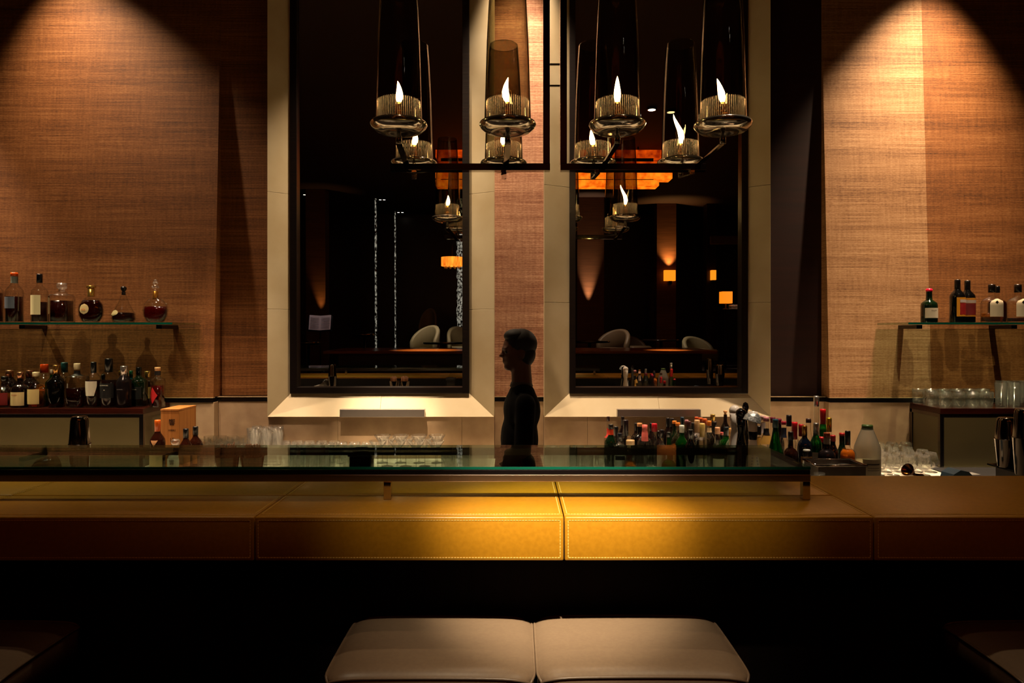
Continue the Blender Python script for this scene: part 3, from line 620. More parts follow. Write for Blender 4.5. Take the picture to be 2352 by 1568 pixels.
# crowd on the back counter before the right mirror
gM = 'crowd of bottles on the counter below the right mirror'
crowd = [
 (1397,956,20,'tall','clear','301418',7,.1,4.2,'slim clear bottle with long neck, leftmost and tallest at the crowd\'s left end',{'labs':((.55,.75,3.0,'c03028'),)}),
 (1403,974,30,'std','dkgreen','141010',12,.1,3.95,'dark bottle with orange red collar at left end of the crowd',{'labs':((.78,.9,3.1,'e04018'),)}),
 (1415,979,26,'std','dark','10141a',10,.24,4.08,'dark bottle with blue black foil neck beside the orange red collared bottle',{}),
 (1423,994,30,'square','clear','0c1420',11,.2,3.84,'clear gin bottle with short dark blue neck and boxed white label',{'labs':((.1,.5,1.0,'b8bcb4'),(.36,.46,.8,'14181c'))}),
 (1430,956,22,'std','dark','181012',8,.2,4.22,'tall dark bottle at the back behind the purple black one',{}),
 (1437,964,32,'std','clear','1c1218',13,.32,4.0,'bottle with long purple black neck and clear shoulders',{'liq':'dark','lvl':.4}),
 (1448,1010,28,'squat','clear','c8a878',20,.14,3.82,'short bottle with ornate cream and gold stopper',{'liq':'amber','lvl':.4}),
 (1461,971,24,'std','dark','140c0c',9,.2,4.15,'plain black capped bottle behind the pink necked bottle',{}),
 (1469,971,32,'square','black','d89860',12,.08,4.0,'square black bottle with tan cap',{'labs':((.1,.55,.9,'14100c'),)}),
 (1481,975,34,'std','clear','d86a60',13,.34,3.92,'cut glass bottle with long pink neck foil',{'capprof':[(1.25,0),(1.1,.5),(.85,.7),(.95,.72),(.95,1),(0,1)]}),
 (1496,971,24,'std','dark','121214',9,.2,4.16,'black capped bottle behind the red capped clear bottle',{}),
 (1503,972,38,'round','clear','c81428',13,.18,3.94,'round clear cut bottle with bright red cap',{}),
 (1513,989,24,'std','dark','140e10',9,.18,4.05,'low dark bottle right of the red capped round one',{}),
 (1520,986,30,'squat','clear','161014',11,.2,3.88,'clear squat bottle with black cap',{'labs':((.1,.5,1.0,'a8a494'),)}),
 (1534,959,26,'std','dark','121014',9,.2,4.2,'tall black capped bottle left of the two orange caps',{}),
 (1536,992,34,'round','green','101812',9,.12,3.86,'round vivid green bottle',{}),
 (1543,960,26,'std','dark','1a1418',10,.18,4.1,'tall bottle with dark grey cap directly left of orange caps',{}),
 (1549,966,26,'std','dkgreen','e08020',10.5,.06,4.02,'bottle with orange cap, left of the orange cap pair',{}),
 (1557,970,30,'std','clear','e07818',11,.07,3.94,'clear bottle with orange cap and cream label, right of the orange cap pair',{'liq':'amber','lvl':.55,'labs':((.1,.5,1.0,'b89a60'),)}),
 (1566,976,30,'std','green','c8ccc4',11.5,.15,3.86,'green bottle with silver white cap',{}),
 (1567,957,24,'std','dark','183448',9,.2,4.2,'bottle with blue neck foil behind the green one',{}),
 (1577,964,26,'std','clear','b87880',9.5,.1,4.1,'pink topped bottle in the middle of the crowd',{}),
 (1582,967,30,'std','dark','401418',11,.2,3.98,'bottle with dark maroon neck',{}),
 (1586,986,28,'std','black','0a0808',12,.2,3.84,'black bottle with thick black neck in front row',{}),
 (1592,970,26,'std','dark','201a1c',10,.2,4.08,'bottle with grey black cap right of the maroon necked one',{}),
 (1600,957,24,'std','clear','d85010',9,.09,4.22,'bottle with red orange cap at the back, first of the row of four orange caps',{}),
 (1609,959,26,'std','clear','e05a14',10.5,.09,4.15,'bottle with orange cap, second of the row of four orange caps',{}),
 (1619,961,26,'std','clear','d85a1c',10.5,.12,4.06,'bottle with orange cap, third of the row of four orange caps',{}),
 (1629,966,28,'std','clear','d87818',10,.10,3.98,'bottle with orange cap, last of the row of four orange caps',{'labs':((.77,.86,3.1,'c8ac80'),)}),
 (1601,964,34,'square','clear','c8a070',12.5,.24,3.92,'faceted clear bottle with cream gold neck, left of two alike',{}),
 (1613,972,34,'square','clear','c0a458',12.5,.26,3.84,'faceted clear bottle with cream gold neck, right of two alike',{}),
 (1637,951,28,'std','dark','b89850',11,.13,4.18,'tall dark bottle with pale gold cap',{'metalcap':True}),
 (1641,968,28,'std','dark','181012',10.5,.24,4.04,'dark bottle below the pale gold cap',{}),
 (1648,981,30,'cone','clear','c89068',12,.14,3.88,'clear conical bottle with tan cap',{'labs':((.1,.34,1.0,'b0a890'),)}),
 (1657,992,26,'std','dkgreen','b04848',9,.08,3.96,'green bottle with dusty red cap',{}),
 (1668,980,32,'std','green','101c24',11.5,.2,3.9,'green bottle with dark navy neck',{}),
 (1681,983,30,'std','clear','c89858',14,.22,3.84,'clear bottle with flared tan cork stopper',{'liq':'brown','lvl':.4}),
 (1686,996,34,'round','clear','d88830',13,.10,3.79,'round clear bottle with orange cap and dark red neck at right end of crowd',{'labs':((.78,.89,3.1,'4a0c10'),)}),
 (1666,942,24,'std','dark','d89c60',9,.09,4.24,'tall dark bottle with tan ball top beside the white decanter',{'capprof':BALL}),
]
for (px, tp, wd, kd, gl, cc, cw, cf, Y, lab, kw) in sorted(crowd, key=lambda q: q[8]-q[2]*.004):
    bottle(px, tp, wd, Y, ZC, kd, gl, cc, cw, cf, label=lab, group=gM, seg=16, **kw)
# bottles on the speed rack at right
gK = 'bottles on the rack at the right end of the bar'
rack = [
 (1743,978,18,'std','clear','100a0a',11,.14,2.90,'slim bottle with black cap and gold neck beside the blue and white decanter',{'liq':'dark','lvl':.6,'labs':((.66,.82,3.1,'b88a38'),)}),
 (1752,954,24,'std','clear','d8b0a8',12,.06,2.98,'clear bottle with pale pink cap, behind the shorter pink capped one',{'labs':((.75,.9,3.1,'c8b8b0'),)}),
 (1760,957,28,'std','clear','d89098',13,.06,2.88,'clear bottle with pink cap and black and gold neck band',{'liq':'dark','lvl':.55,'labs':((.76,.84,3.1,'140c10'),(.64,.75,3.1,'b88a38'))}),
 (1775,958,24,'std','clear','6a1430',12,.08,3.00,'clear bottle with crimson cap behind the green wine bottle',{}),
 (1781,962,36,'cone','green','2a5060',13,.14,2.80,'green vermouth bottle with teal neck foil on the rack',{'txt':(('NOILLY',.30,.011,'8a9a80'),)}),
 (1789,961,24,'std','dark','7a1838',12,.07,2.99,'dark bottle with crimson topped blue neck',{}),
 (1800,967,30,'std','clear','a01830',12,.05,2.92,'clear bottle with crimson cap and blue neck',{'labs':((.76,.9,3.1,'1c2438'),)}),
 (1812,953,30,'std','clear','1a1418',12,.16,3.0,'tall clear bottle with black screw cap',{}),
 (1816,991,32,'squat','brown','1c1010',12,.14,2.77,'round shouldered brown bottle with gold label on the rack',{'labs':((.08,.4,.9,'7a5a1c','arch'),)}),
 (1825,969,30,'std','clear','d01828',13,.26,2.92,'clear bottle with long bright red cap and orange collar',{}),
 (1840,974,28,'std','clear','b01824',12,.2,2.97,'clear bottle with red cap left of the gold capped navy bottle',{}),
 (1848,977,32,'std','navy','c89040',11.5,.20,2.86,'navy blue bottle with gold foil neck',{'metalcap':True,'labs':((.2,.42,.9,'a88438'),)}),
 (1857,961,24,'cone','clear','3a2018',12,.06,2.99,'olive clear tapering bottle with brown top',{}),
 (1874,971,25,'std','green','b8b4ac',12,.22,2.88,'green bottle with silver foil neck and white label',{'metalcap':True,'labs':((.2,.46,1.0,'a8a498'),)}),
 (1875,909,14,'tall','clear','c8c8c4',12,.12,3.02,'very tall slim clear bottle with silver cap, tallest at right',{'metalcap':True}),
 (1890,939,22,'cone','green','d8141c',13,.20,3.0,'bright green bottle with red foil neck',{}),
 (1904,959,22,'std','clear','c8a020',12,.2,2.98,'slim bottle with yellow gold foil cap',{'metalcap':True}),
 (1887,1003,20,'std','red','c01820',13,.1,2.92,'',{}),
 (1899,993,38,'squat','gun','8a3c20',14,.08,2.79,'dark bottle with frosted grey neck and brown cap',{'labs':((.76,.9,3.1,'8a827a'),)}),
 (1913,999,24,'std','dark','b0141c',12,.14,2.92,'dark red bottle with red wax cap',{}),
 (1934,994,26,'std','dkgreen','a81c20',13,.05,2.92,'dark green bottle with thin red top behind the orange bottle',{}),
 (1947,989,36,'squat','clear','140e10',12,.22,2.80,'round bottle of bright orange liqueur with black cap',{'liq':'orange','lvl':.62,'labs':((.08,.34,1.3,'120a0a'),)}),
]
bottle(1853, 1032, 36, 2.615, ZB, 'square', 'clear', 'c8c8c0', 16, .05, label='square clear bottle with white label marked by small dark strokes', labs=((.05, .72, .95, 'b8b09a'),), txt=(('> <', .5, .012, '14120e'),), group='', name='liquor_bottle')
for (px, tp, wd, kd, gl, cc, cw, cf, Y, lab, kw) in sorted(rack, key=lambda q: -q[2]-(9 if q[0] == 1947 else 0)):
    if not lab: gl = 'dark'; lab = 'small bottle with red cap between the green and frosted neck bottles'
    onbench = px in (1781, 1816, 1848, 1874, 1899, 1913, 1947)
    if px in (1899, 1947, 1816): cf *= 1.3
    bottle(px, tp, wd, 2.63 if onbench else Y, ZB if onbench else ZR, kd, gl, cc, cw, cf, label=lab, group=gK, seg=18, **kw)
GL['milk'] = thinglass('bottle_cloudy', 'd4d0bc', '98927a', 2.2, .05, .6, .08, .30)
jg = bottle(1992, 975, 57, 2.56, ZB, 'jug', 'milk', '3f5a2c', 24, .09, label='large cloudy clear juice bottle with green cap standing behind the bar', labs=((.02, .40, .8, '8a8168'), (.30, .325, .5, '2a241c'), (.24, .25, .45, '4a4436'), (.20, .21, .45, '4a4436')), name='juice_bottle', group='')
# tall spirit decanters beside the crowd
def decanter(px, top, wd, Y, body, head, hr, lab, name='ceramic_decanter', neckw=.3, headsc=(1, 1, 1)):
    H = Z_(top, Y)-ZR; R = wd*Y/F/2
    t = empty(name, (X_(px, Y), Y, ZR), 0, lab, 'bottle', 'tall decanters on the rack')
    hz = H-hr*Y/F*headsc[2]
    lathe('decanter_body', [(0, 0), (R, 0), (R*1.02, .02), (R*.95, H*.3), (R*.62, H*.55), (R*.42, H*.70), (R*.55, H*.76), (R*.6, hz-.004), (0, hz)], body, t)
    sphere('stopper', (0, 0, hz), hr*Y/F, head, t, 24, headsc)
    return t, H, R
decanter(1688, 930, 40, 2.98, GL['white'], GL['white'], 13, 'tall white ceramic decanter with white ball stopper')
decanter(1702, 937, 36, 2.90, GL['black'], GL['black'], 12.5, 'tall glossy black decanter with black ball stopper')
t, H, R = decanter(1729, 942, 36, 2.79, GL['white'], blacktrim, 1, 'white decanter with blue painted lattice under an embossed silver dome')
R2 = R*1.12
lathe('silver_dome', [(R2*.98, 0), (R2*1.0, .002), (R2*.97, .004), (R2*.9, .02), (R2*.6, .034), (R2*.25, .041), (0, .042)], noisemat('embossed_silver', '6a7072', 'c8ccca', (140, 140, 140), 1, .4, 1.0, 3, metal=.6, bdist=.002), t, 24, (0, 0, 0)).matrix_local = Matrix.Translation((-.004, 0, H-.046)) @ Matrix.Rotation(.3, 4, 'Y')
lathe('dark_neck', [(R*.5, H*.66), (R*.62, H*.74), (R*.3, H*.80), (R*.3, H-.044), (0, H-.044)], blacktrim, t)
for k in range(9):
    a = -0.7+.05*k; z = H*(.28+.035*k); r = R*(.95-.43*max(0, (z/H-.3))/.33)
    for s in (-1, 1): sphere('painted_mark', (s*r*math.sin(.25+(8-k)*.04), -r*math.cos(.25+(8-k)*.04), z), .0042, mat('blue_glaze', '14489a' if s > 0 else '14489a', .2), t, 8, (1, .4, 1))
lathe('badge', [(0, 0), (.012, 0), (.012, .003), (0, .003)], mat('badge_silver', '9a948a', .3, .8), t, 16, (0, 0, 0)).matrix_local = Matrix.Translation((.006, -R*.98, H*.33)) @ Matrix.Rotation(math.pi/2, 4, 'X')
mill = lathe('pepper_mill', [(0, 0), (.018, 0), (.018, .03), (.010, .12), (.014, .22), (.007, .28), (.011, .285), (.007, .30), (.010, .315), (.0145, .333), (.010, .35), (0, .356)], GL['black'])
mill.location = (X_(1714, 3.0), 3.01, ZR); mill.scale = (1, 1, (Z_(923, 3.0)-ZR)/.356); tag(mill, 'black turned pepper mill with ball top behind the silver domed decanter', 'pepper mill')
# ------------------------------------------------------------------ glassware
def gmesh(name, prof, seg=16, ripple=0):
    bm = bmesh.new(); alathe(bm, prof, seg, ripple=ripple); me = bpy.data.meshes.new(name); bmesh.ops.recalc_face_normals(bm, faces=bm.faces); bm.to_mesh(me); bm.free()
    me.materials.append(glass_ware)
    for p in me.polygons: p.use_smooth = not ripple
    return me
def wallprof(pts, th=.0018, basez=.008):
    """outer profile up, then inner back down"""
    inner = [(max(r-th, 0), max(z, basez)) for r, z in reversed(pts) if z >= basez*.6]
    return [(0, 0)]+pts+inner+[(0, basez)]
G_high = gmesh('highball', wallprof([(.027, 0), (.029, .004), (.031, .07), (.033, .148)]), 18, .03)
G_tall = gmesh('tall_glass', wallprof([(.026, 0), (.028, .004), (.031, .21)]), 16)
G_plain = gmesh('plain_glass', wallprof([(.028, 0), (.030, .004), (.034, .13)]), 20)
G_cut = gmesh('cut_tumbler', wallprof([(.034, 0), (.037, .006), (.037, .12), (.038, .13)], .003, .012), 20, .05)
G_rocks = gmesh('rocks_glass', wallprof([(.030, 0), (.035, .008), (.0375, .05), (.038, .092)], .002, .012), 20)
G_beer = gmesh('tall_tumbler', wallprof([(.028, 0), (.03, .008), (.034, .15)], .002, .012), 18)
G_martini = gmesh('martini', [(0, 0), (.036, 0), (.034, .002), (.006, .005), (.0032, .02), (.0032, .095), (.006, .10), (.052, .172), (.0508, .172), (.004, .103), (0, .102)], 24)
G_snif = gmesh('snifter', [(0, 0), (.033, 0), (.030, .002), (.006, .006), (.004, .014), (.012, .022), (.030, .036), (.040, .058), (.040, .074), (.033, .100), (.029, .112), (.0278, .112), (.032, .098), (.0388, .074), (.0388, .058), (.029, .038), (.010, .025), (0, .024)], 22)
ORD = ['first', 'second', 'third', 'fourth', 'fifth', 'sixth', 'seventh', 'eighth', 'ninth', 'tenth', 'eleventh', 'twelfth']
def rows(me, name, cat, label, group, x0, x1, dx, ys, z, stagger=True, jit=.002, row0=0):
    rr = max(math.hypot(v.co.x, v.co.y) for v in me.vertices) if name != 'martini_glass' else .04
    for j, Y in enumerate(ys):
        x = X_(x0, Y)+(dx/2 if stagger and j % 2 else 0); k = 0
        while x < X_(x1, Y):
            xx, yy = x+random.uniform(-jit, jit), Y+random.uniform(-jit, jit)
            if not free(xx, yy, rr, surf(z)): x += dx*.25; continue
            PLACED.append((xx, yy, rr, surf(z)))
            o = bpy.data.objects.new(name, me); C.objects.link(o); o.location = (xx, yy, z); o.rotation_euler = (0, 0, random.uniform(0, 6.28))
            row = 'front row' if j+row0 == 0 else ORD[j+row0]+' row'
            tag(o, '%s, %s, %s from left' % (label, row, ORD[min(k, 11)]), cat, group); x += dx; k += 1
rows(G_high, 'highball_glass', 'glass', 'ribbed highball glass left of the left mirror', 'ribbed highball glasses on the counter at left', 468, 560, .072, (3.86, 3.95, 4.04, 4.13, 4.22, 4.31), ZC)
rows(G_tall, 'tall_glass', 'glass', 'tall straight glass below the left mirror corner', 'tall straight glasses on the counter at left', 572, 650, .068, (4.05, 4.14, 4.23, 4.32), ZC)
rows(G_plain, 'water_glass', 'glass', 'plain water glass below the left mirror', 'plain water glasses below the left mirror', 655, 775, .075, (3.9, 3.98, 4.06, 4.14, 4.22), ZC)
rows(G_plain, 'wine_tumbler', 'glass', 'small clear tumbler beside the martini glasses', 'small tumblers beside the martini glasses', 785, 850, .078, (4.0, 4.09, 4.18), ZC)
rows(G_martini, 'martini_glass', 'glass', 'martini glass below the left steel ledge', 'martini glasses below the left mirror', 868, 1012, .112, (3.98, 4.09, 4.20), ZC, True, .001)
rows(G_cut, 'cut_tumbler', 'glass', 'cut crystal tumbler right of the martini glasses', 'cut crystal tumblers seen through the glass stand', 1030, 1120, .08, (3.75, 3.84, 3.93), ZC)
rows(G_plain, 'straight_tumbler', 'glass', 'straight tumbler right of the person', 'straight tumblers right of the person', 1252, 1385, .078, (3.80, 3.88, 3.96, 4.04), ZC)
rows(G_snif, 'brandy_snifter', 'glass', 'brandy snifter before the right riser', 'brandy snifters at right', 2018, 2150, .086, (3.84, 3.93, 4.02), ZC)
rows(G_snif, 'brandy_snifter', 'glass', 'brandy snifter before the right riser', 'brandy snifters at right', 2018, 2085, .086, (4.11, 4.20, 4.29), ZC, row0=3)
for j_, (xa_, xb_, y_) in enumerate(((2172, 2285, 4.10), (2140, 2285, 4.18), (2135, 2285, 4.26), (2110, 2270, 4.345))):
    rows(G_rocks, 'rocks_glass', 'glass', 'rocks glass on the right riser', 'rocks glasses on the right riser', xa_, xb_, .082, (y_,), ZL, False, row0=j_)
rows(G_beer, 'tall_tumbler', 'glass', 'taller tumbler on the right riser', 'taller tumblers on the right riser', 2300, 2400, .075, (4.10, 4.18, 4.26), ZL)
# wooden box
bx = empty('wooden_box', (X_(405, 4.0), 4.02, ZC), 0, 'upright pine whisky box with dark writing on its front', 'box')
zt = Z_(940, 3.93)-ZC; pine = noisemat('pine', 'a8682c', 'c08040', (60, 60, 3), 1, .5, .1)
x0, x1 = X_(369, 3.95)-X_(405, 4.0), X_(411, 3.95)-X_(405, 4.0)
box('box_body', (x0, -.07, 0), (x1, .14, zt-.012), pine, bx, .001); box('box_lid', (x0-.001, -.072, zt-.011), (x1+.001, .142, zt), pine, bx, .001)
for s_, z_, sz in (('響', .28, .04), ('HIBIKI', .235, .016), ('15', .18, .03)): text(s_, sz, ((x0+x1)/2+.012, -.0705, z_), mat('ink_box', '1a0e06', .6), bx)
# ------------------------------------------------------------------ things on the bench
def cup(name, px, wpx, Y, top, m, lab, cat, group=None, r0=.62, z0=ZB):
    H = Z_(top, Y)-z0; R = wpx*Y/F/2
    t = empty(name, (X_(px, Y), Y, z0), 0, lab, cat, group)
    lathe('cup', [(0, 0), (R*r0, 0), (R*(r0+.04), .003), (R, H-.003), (R*1.03, H), (R*.97, H), (R*r0*.95, .004), (0, .004)], m, t, 32)
    return t, H, R
straw = mat('brown_straw', '7a4a26', .5)
for px_, lab in ((523, 'steel cup of brown straws behind the bar, left of the two'), (580, 'steel cup of brown straws behind the bar, right of the two')):
    t, H, R = cup('straw_cup', px_, 54, 2.62, 1046, mat('cup_steel', '8a7c68', .12, 1), lab, 'cup', 'steel straw cups', .62)
    for i in range(26):
        a = random.uniform(0, 6.28); rr = R*.55*math.sqrt(random.random()); k = random.uniform(1.0, 1.45)
        hh = Z_(random.uniform(1018, 1026), 2.62)-ZB
        tube('straw', [(rr*math.cos(a), rr*math.sin(a), .006), (rr*k*math.cos(a), rr*k*math.sin(a), hh)], .0028, straw, t, 6)
t = empty('black_canister', (X_(832, 2.6), 2.6, ZB), 0, 'square black plastic dispenser seen through the glass stand', 'dispenser')
hh = Z_(1028, 2.6)-ZB
box('dispenser_body', (-.043, -.03, 0), (.037, .04, hh-.03), blackplastic, t, .004, True); box('dispenser_cap', (-.049, -.034, hh-.03), (.041, .045, hh-.006), blackplastic, t, .004, True)
box('cap_handle', (-.03, -.01, hh-.006), (.02, .02, hh), blackplastic, t, .002)
for px_, r_, rz_, lab in ((782, .018, .5, 'small black round jar lid standing on edge left of the black dispenser'), (800, .02, .2, 'black round lid on edge touching the black dispenser')):
    o = lathe('jar_lid', [(0, -.006), (r_, -.006), (r_*1.05, 0), (r_, .006), (0, .006)], blackplastic, None, 24); o.rotation_euler = (math.radians(78), 0, rz_); o.location = (X_(px_, 2.56), 2.56 if px_ < 790 else 2.6, ZB+r_*1.02)
    tag(o, lab, 'lid', 'black jar lids')
def shaker(px, wpx, top, Y, lab, z0=ZB):
    H = Z_(top, Y)-z0; R = wpx*Y/F/2
    t = empty('cocktail_shaker', (X_(px, Y), Y, z0), 0, lab, 'shaker', 'steel cocktail shakers')
    lathe('mixing_tin', [(0, 0), (R*.68, 0), (R*.72, .004), (R*.98, H*.56), (R, H*.57), (R*.97, H*.575)], steel_dark, t, 32)
    lathe('upper_tin', [(R*.94, H*.555), (R*.92, H*.6), (R*.78, H*.93), (R*.70, H*.985), (R*.60, H), (0, H-.004)], steel_dark, t, 32)
    return t
shaker(183, 47, 955, 2.62, 'tall two piece steel shaker standing at left before the whisky riser')
shaker(2313, 52, 958, 2.62, 'steel shaker with visible seam at right, left of the two there', ZB+.0515)
shaker(2350, 44, 938, 2.47, 'tallest steel shaker cut by the right edge of the photo', ZB+.0515)
# raised dark glass platform far right
t = empty('dark_service_tray', (2.45, 2.5, ZB), 0, 'dark glass topped service platform at the right behind the bar', 'tray')
box('tray_top', (-.59, -.2, .045), (.6, .2, .051), mat('black_glass', '0a0808', .05), t); box('tray_base', (-.57, -.18, 0), (.58, .18, .045), darkwood, t)
# steel bin
t = empty('steel_ice_bin', (X_(1922, 2.48), 2.5, ZB), 0, 'open steel ice bin behind the right end of the glass stand', 'bin')
hb = Z_(1068, 2.45)-ZB
bm = bmesh.new()
for (a, b) in (((-.085, -.06, 0), (.085, -.057, hb)), ((-.085, .057, 0), (.085, .06, hb)), ((-.085, -.057, 0), (-.082, .057, hb)), ((.082, -.057, 0), (.085, .057, hb)), ((-.085, -.06, -.0), (.085, .06, .003))): abox(bm, a, b)
frombm('bin_body', bm, mat('brushed_bin_steel', '8a8074', .35, 1), t); bm = bmesh.new()
atube(bm, [(.088*sx_, .063*sy_, hb) for sx_, sy_ in ((-1, -1), (1, -1), (1, 1), (-1, 1), (-1, -1))], .004, 8); frombm('rolled_rim', bm, steel, t, True)
# small glass beside the bin
for px_, lab in ((1882, 'small clear glass standing left of the steel bin'),):
    o = bpy.data.objects.new('shot_glass', gmesh('shot', wallprof([(.014, 0), (.015, .003), (.019, .075)]), 16)); C.objects.link(o); o.location = (X_(px_, 2.4), 2.4, ZB); tag(o, lab, 'glass')
for px_, yy_, lab in ((1912, 2.50, 'clear mug leaning in the ice bin, left one'), (1940, 2.51, 'clear mug leaning in the ice bin, right one')):
    o = bpy.data.objects.new('clear_mug', gmesh('mug', wallprof([(.02, 0), (.022, .004), (.024, .08)]), 16)); C.objects.link(o); o.location = (X_(px_, yy_), yy_, ZB+.0035+.025); o.scale = (1, 1, 1); tag(o, lab, 'glass', 'mugs in the ice bin')
    o.location.z = ZB+.0032
# jigger and strainer
def jigger(px, Y, py, rot, m, lab, s=1):
    o = lathe('jigger', [(.0, .0), (.021*s, -.038*s), (.023*s, -.040*s), (.022*s, -.036*s), (.006*s, -.004*s), (.005*s, 0), (.006*s, .004*s), (.016*s, .030*s), (.0175*s, .031*s), (.014*s, .028*s), (0, .004*s)], m, None, 24)
    o.rotation_euler = rot; o.location = (X_(px, Y), Y, Z_(py, Y)); return tag(o, lab, 'jigger')
jigger(2100, 2.42, 1089, (0, math.radians(-60+180), math.radians(20)), mat('jigger_gold', '7a4a1c', .15, 1), 'small gold brown jigger lying on its side before the snifters')
t = empty('bar_strainer', (X_(2032, 2.45), 2.45, ZB), 0, 'dark bar scoop lying behind the bar right of the juice bottle', 'scoop')
lathe('scoop_cup', [(0, 0), (.02, .002), (.026, .02), (.024, .034), (.018, .034), (.0, .01)], blackplastic, t, 20).location = (0, 0, .003)
tube('handle', [(.015, 0, .03), (.05, 0, .020), (.085, .01, .016)], .004, blackplastic, t)
tag(box('added_dark_mat', (2.43, 3.64, ZC), (4.0, 4.03, ZC+.006), mat('added_mat_black', '0c0a09', .7), None, .001), 'dark mat added to darken the back counter right of the snifters', 'mat')  # dark mat added to cover the brightly lit counter top
# phone handset / card machine
t = empty('card_terminal', (X_(2205, 2.6), 2.6, ZB), math.radians(8), 'blue grey card machine with paper slip behind the bar at right', 'card machine'); t.scale = (1.15, 1.1, 1.25)
mb = mat('blue_grey_plastic', '2c4452', .4); mw = mat('pale_plastic', '8a857c', .4)
pts = [(-.055, .0), (-.045, .028), (-.02, .04), (.01, .034), (.035, .012), (.05, 0)]
bm = bmesh.new(); a_ = [bm.verts.new((x, -.028, z)) for x, z in pts]; b_ = [bm.verts.new((x, .028, z)) for x, z in pts]
bm.faces.new(a_); bm.faces.new(b_[::-1])
for i in range(len(pts)): j = (i+1) % len(pts); bm.faces.new((a_[i], b_[i], b_[j], a_[j]))
frombm('machine_body', bm, mb, t)
hexa('pale_cradle', [(-.065, -.034, 0), (-.0, -.034, 0), (-.0, -.029, 0), (-.065, -.029, 0), (-.07, -.034, .025), (-.06, -.034, .025), (-.06, -.029, .025), (-.07, -.029, .025)], mw, t)
box('paper_slip', (.03, -.02, .022), (.06, .02, .0235), mat('paper', 'c8c4b8', .7), t)
# white napkins / boards glimpsed at left through the glass
t = box('folded_towel', (-.09, -.045, 0), (.09, .045, .018), mat('grey_towel', '8a8378', .9), None, .008, True); t.location = (X_(70, 2.45), 2.47, ZB); t.rotation_euler = (0, 0, .25); tag(t, 'folded grey bar towel lying on the bench at far left', 'towel')
t = empty('ice_scoop', (X_(92, 2.55), 2.56, ZB+.0), .35, 'clear ice scoop resting on the bench at left before the riser', 'scoop')
bm = bmesh.new(); alathe(bm, [(0, 0), (.02, .004), (.032, .02), (.034, .085), (.032, .085), (.03, .02), (0, .006)], 20)
sc = frombm('scoop_bowl', bm, thinglass('scoop_plastic', 'd8d4cc', '8a867c', 2, .1, .6, .1), t, True); sc.rotation_euler = (0, math.radians(70), 0); sc.location = (-.03, 0, .05)
tube('scoop_handle', [(-.03, 0, .05), (-.08, 0, .034), (-.13, 0, .02)], [.008, .01, .012], mw, t)
# ------------------------------------------------------------------ passing bartender (one continuous body; clothes and hair as children)
skin = mat('skin', '5a3826', .6); suit = mat('dark_suit', '060505', .9, spec=.1); hairm = mat('dark_hair', '0e0b0a', .7)
pp = empty('person', (X_(1190, 3.32), 3.32, 0), .12, 'dark suited person with short dark hair walking left behind the bar', 'person')
def body_mesh():
    bm = bmesh.new()
    def ell(c, r, seg=20, rot=None):
        res = bmesh.ops.create_uvsphere(bm, u_segments=seg, v_segments=seg//2, radius=1)
        M = Matrix.Translation(c) @ (rot or Matrix.Identity(4)) @ Matrix.Diagonal((*r, 1)); bmesh.ops.transform(bm, matrix=M, verts=res['verts'])
    def limb(pts, rs, seg=12):
        atube(bm, pts, rs, seg)
        for p, r in zip(pts, rs): ell(p, (r, r, r), 12)
    # facing -X
    ell((.004, 0, 1.545), (.078, .066, .082)); ell((-.022, 0, 1.500), (.050, .052, .068)); ell((-.046, 0, 1.452), (.024, .028, .020)); ell((-.012, 0, 1.462), (.046, .045, .028))   # skull, face, chin, jaw
    ell((-.083, 0, 1.505), (.013, .010, .009), 12); ell((-.074, 0, 1.520), (.009, .007, .022), 12); ell((-.066, 0, 1.540), (.014, .045, .010), 12)       # nose tip, bridge, brow
    ell((-.070, 0, 1.481), (.009, .020, .005), 12); ell((-.068, 0, 1.472), (.009, .018, .005), 12)                          # lips
    for s in (-1, 1): ell((.010, s*.065, 1.512), (.016, .008, .028), 12)                                                     # ears
    limb([(.012, 0, 1.50), (.016, 0, 1.41), (.02, 0, 1.34)], [.048, .050, .052])
    ell((.018, 0, 1.23), (.066, .13, .11)); ell((.012, 0, 1.10), (.068, .12, .14)); ell((.03, 0, .96), (.09, .14, .12))
    for s in (-1, 1):
        sw = s*.10
        limb([(.018, s*.13, 1.28), (.028+sw*.24, s*.175, 1.07), (-.03+sw*.8, s*.195, .86)], [.036, .034, .028])
        hx, hz = -.03+sw*.8, .86
        ell((hx-.005, s*.20, hz-.05), (.028, .014, .045), 14)
        for i, (o_, ln) in enumerate(((-.024, .062), (-.008, .070), (.008, .066), (.023, .052))):
            limb([(hx+o_*.9, s*.20, hz-.08), (hx+o_*1.1-.004, s*.198, hz-.08-ln*.55), (hx+o_*1.1-.012, s*.190, hz-.08-ln)], [.0085, .008, .0068], 8)
        limb([(hx-.022, s*.196, hz-.035), (hx-.046, s*.188, hz-.065), (hx-.050, s*.184, hz-.092)], [.010, .009, .0075], 8)
        limb([(.03, s*.08, .93), (.02-s*.14, s*.085, .50), (.06-s*.26, s*.085, .10)], [.085, .055, .036])
        ell((.02-s*.26, s*.085, .045), (.12, .042, .045))
    return bm
body = frombm('body', body_mesh(), skin, pp, True)
md = body.modifiers.new('merge', 'REMESH'); md.mode = 'VOXEL'; md.voxel_size = .0065; md.use_smooth_shade = True
sm = body.modifiers.new('smooth', 'SMOOTH'); sm.iterations = 3; sm.factor = .5
def clothes(name, fn, m):
    bm = bmesh.new(); fn(bm); o = frombm(name, bm, m, pp, True)
    md = o.modifiers.new('merge', 'REMESH'); md.mode = 'VOXEL'; md.voxel_size = .009; md.use_smooth_shade = True
    sm = o.modifiers.new('smooth', 'SMOOTH'); sm.iterations = 6; sm.factor = .5; return o
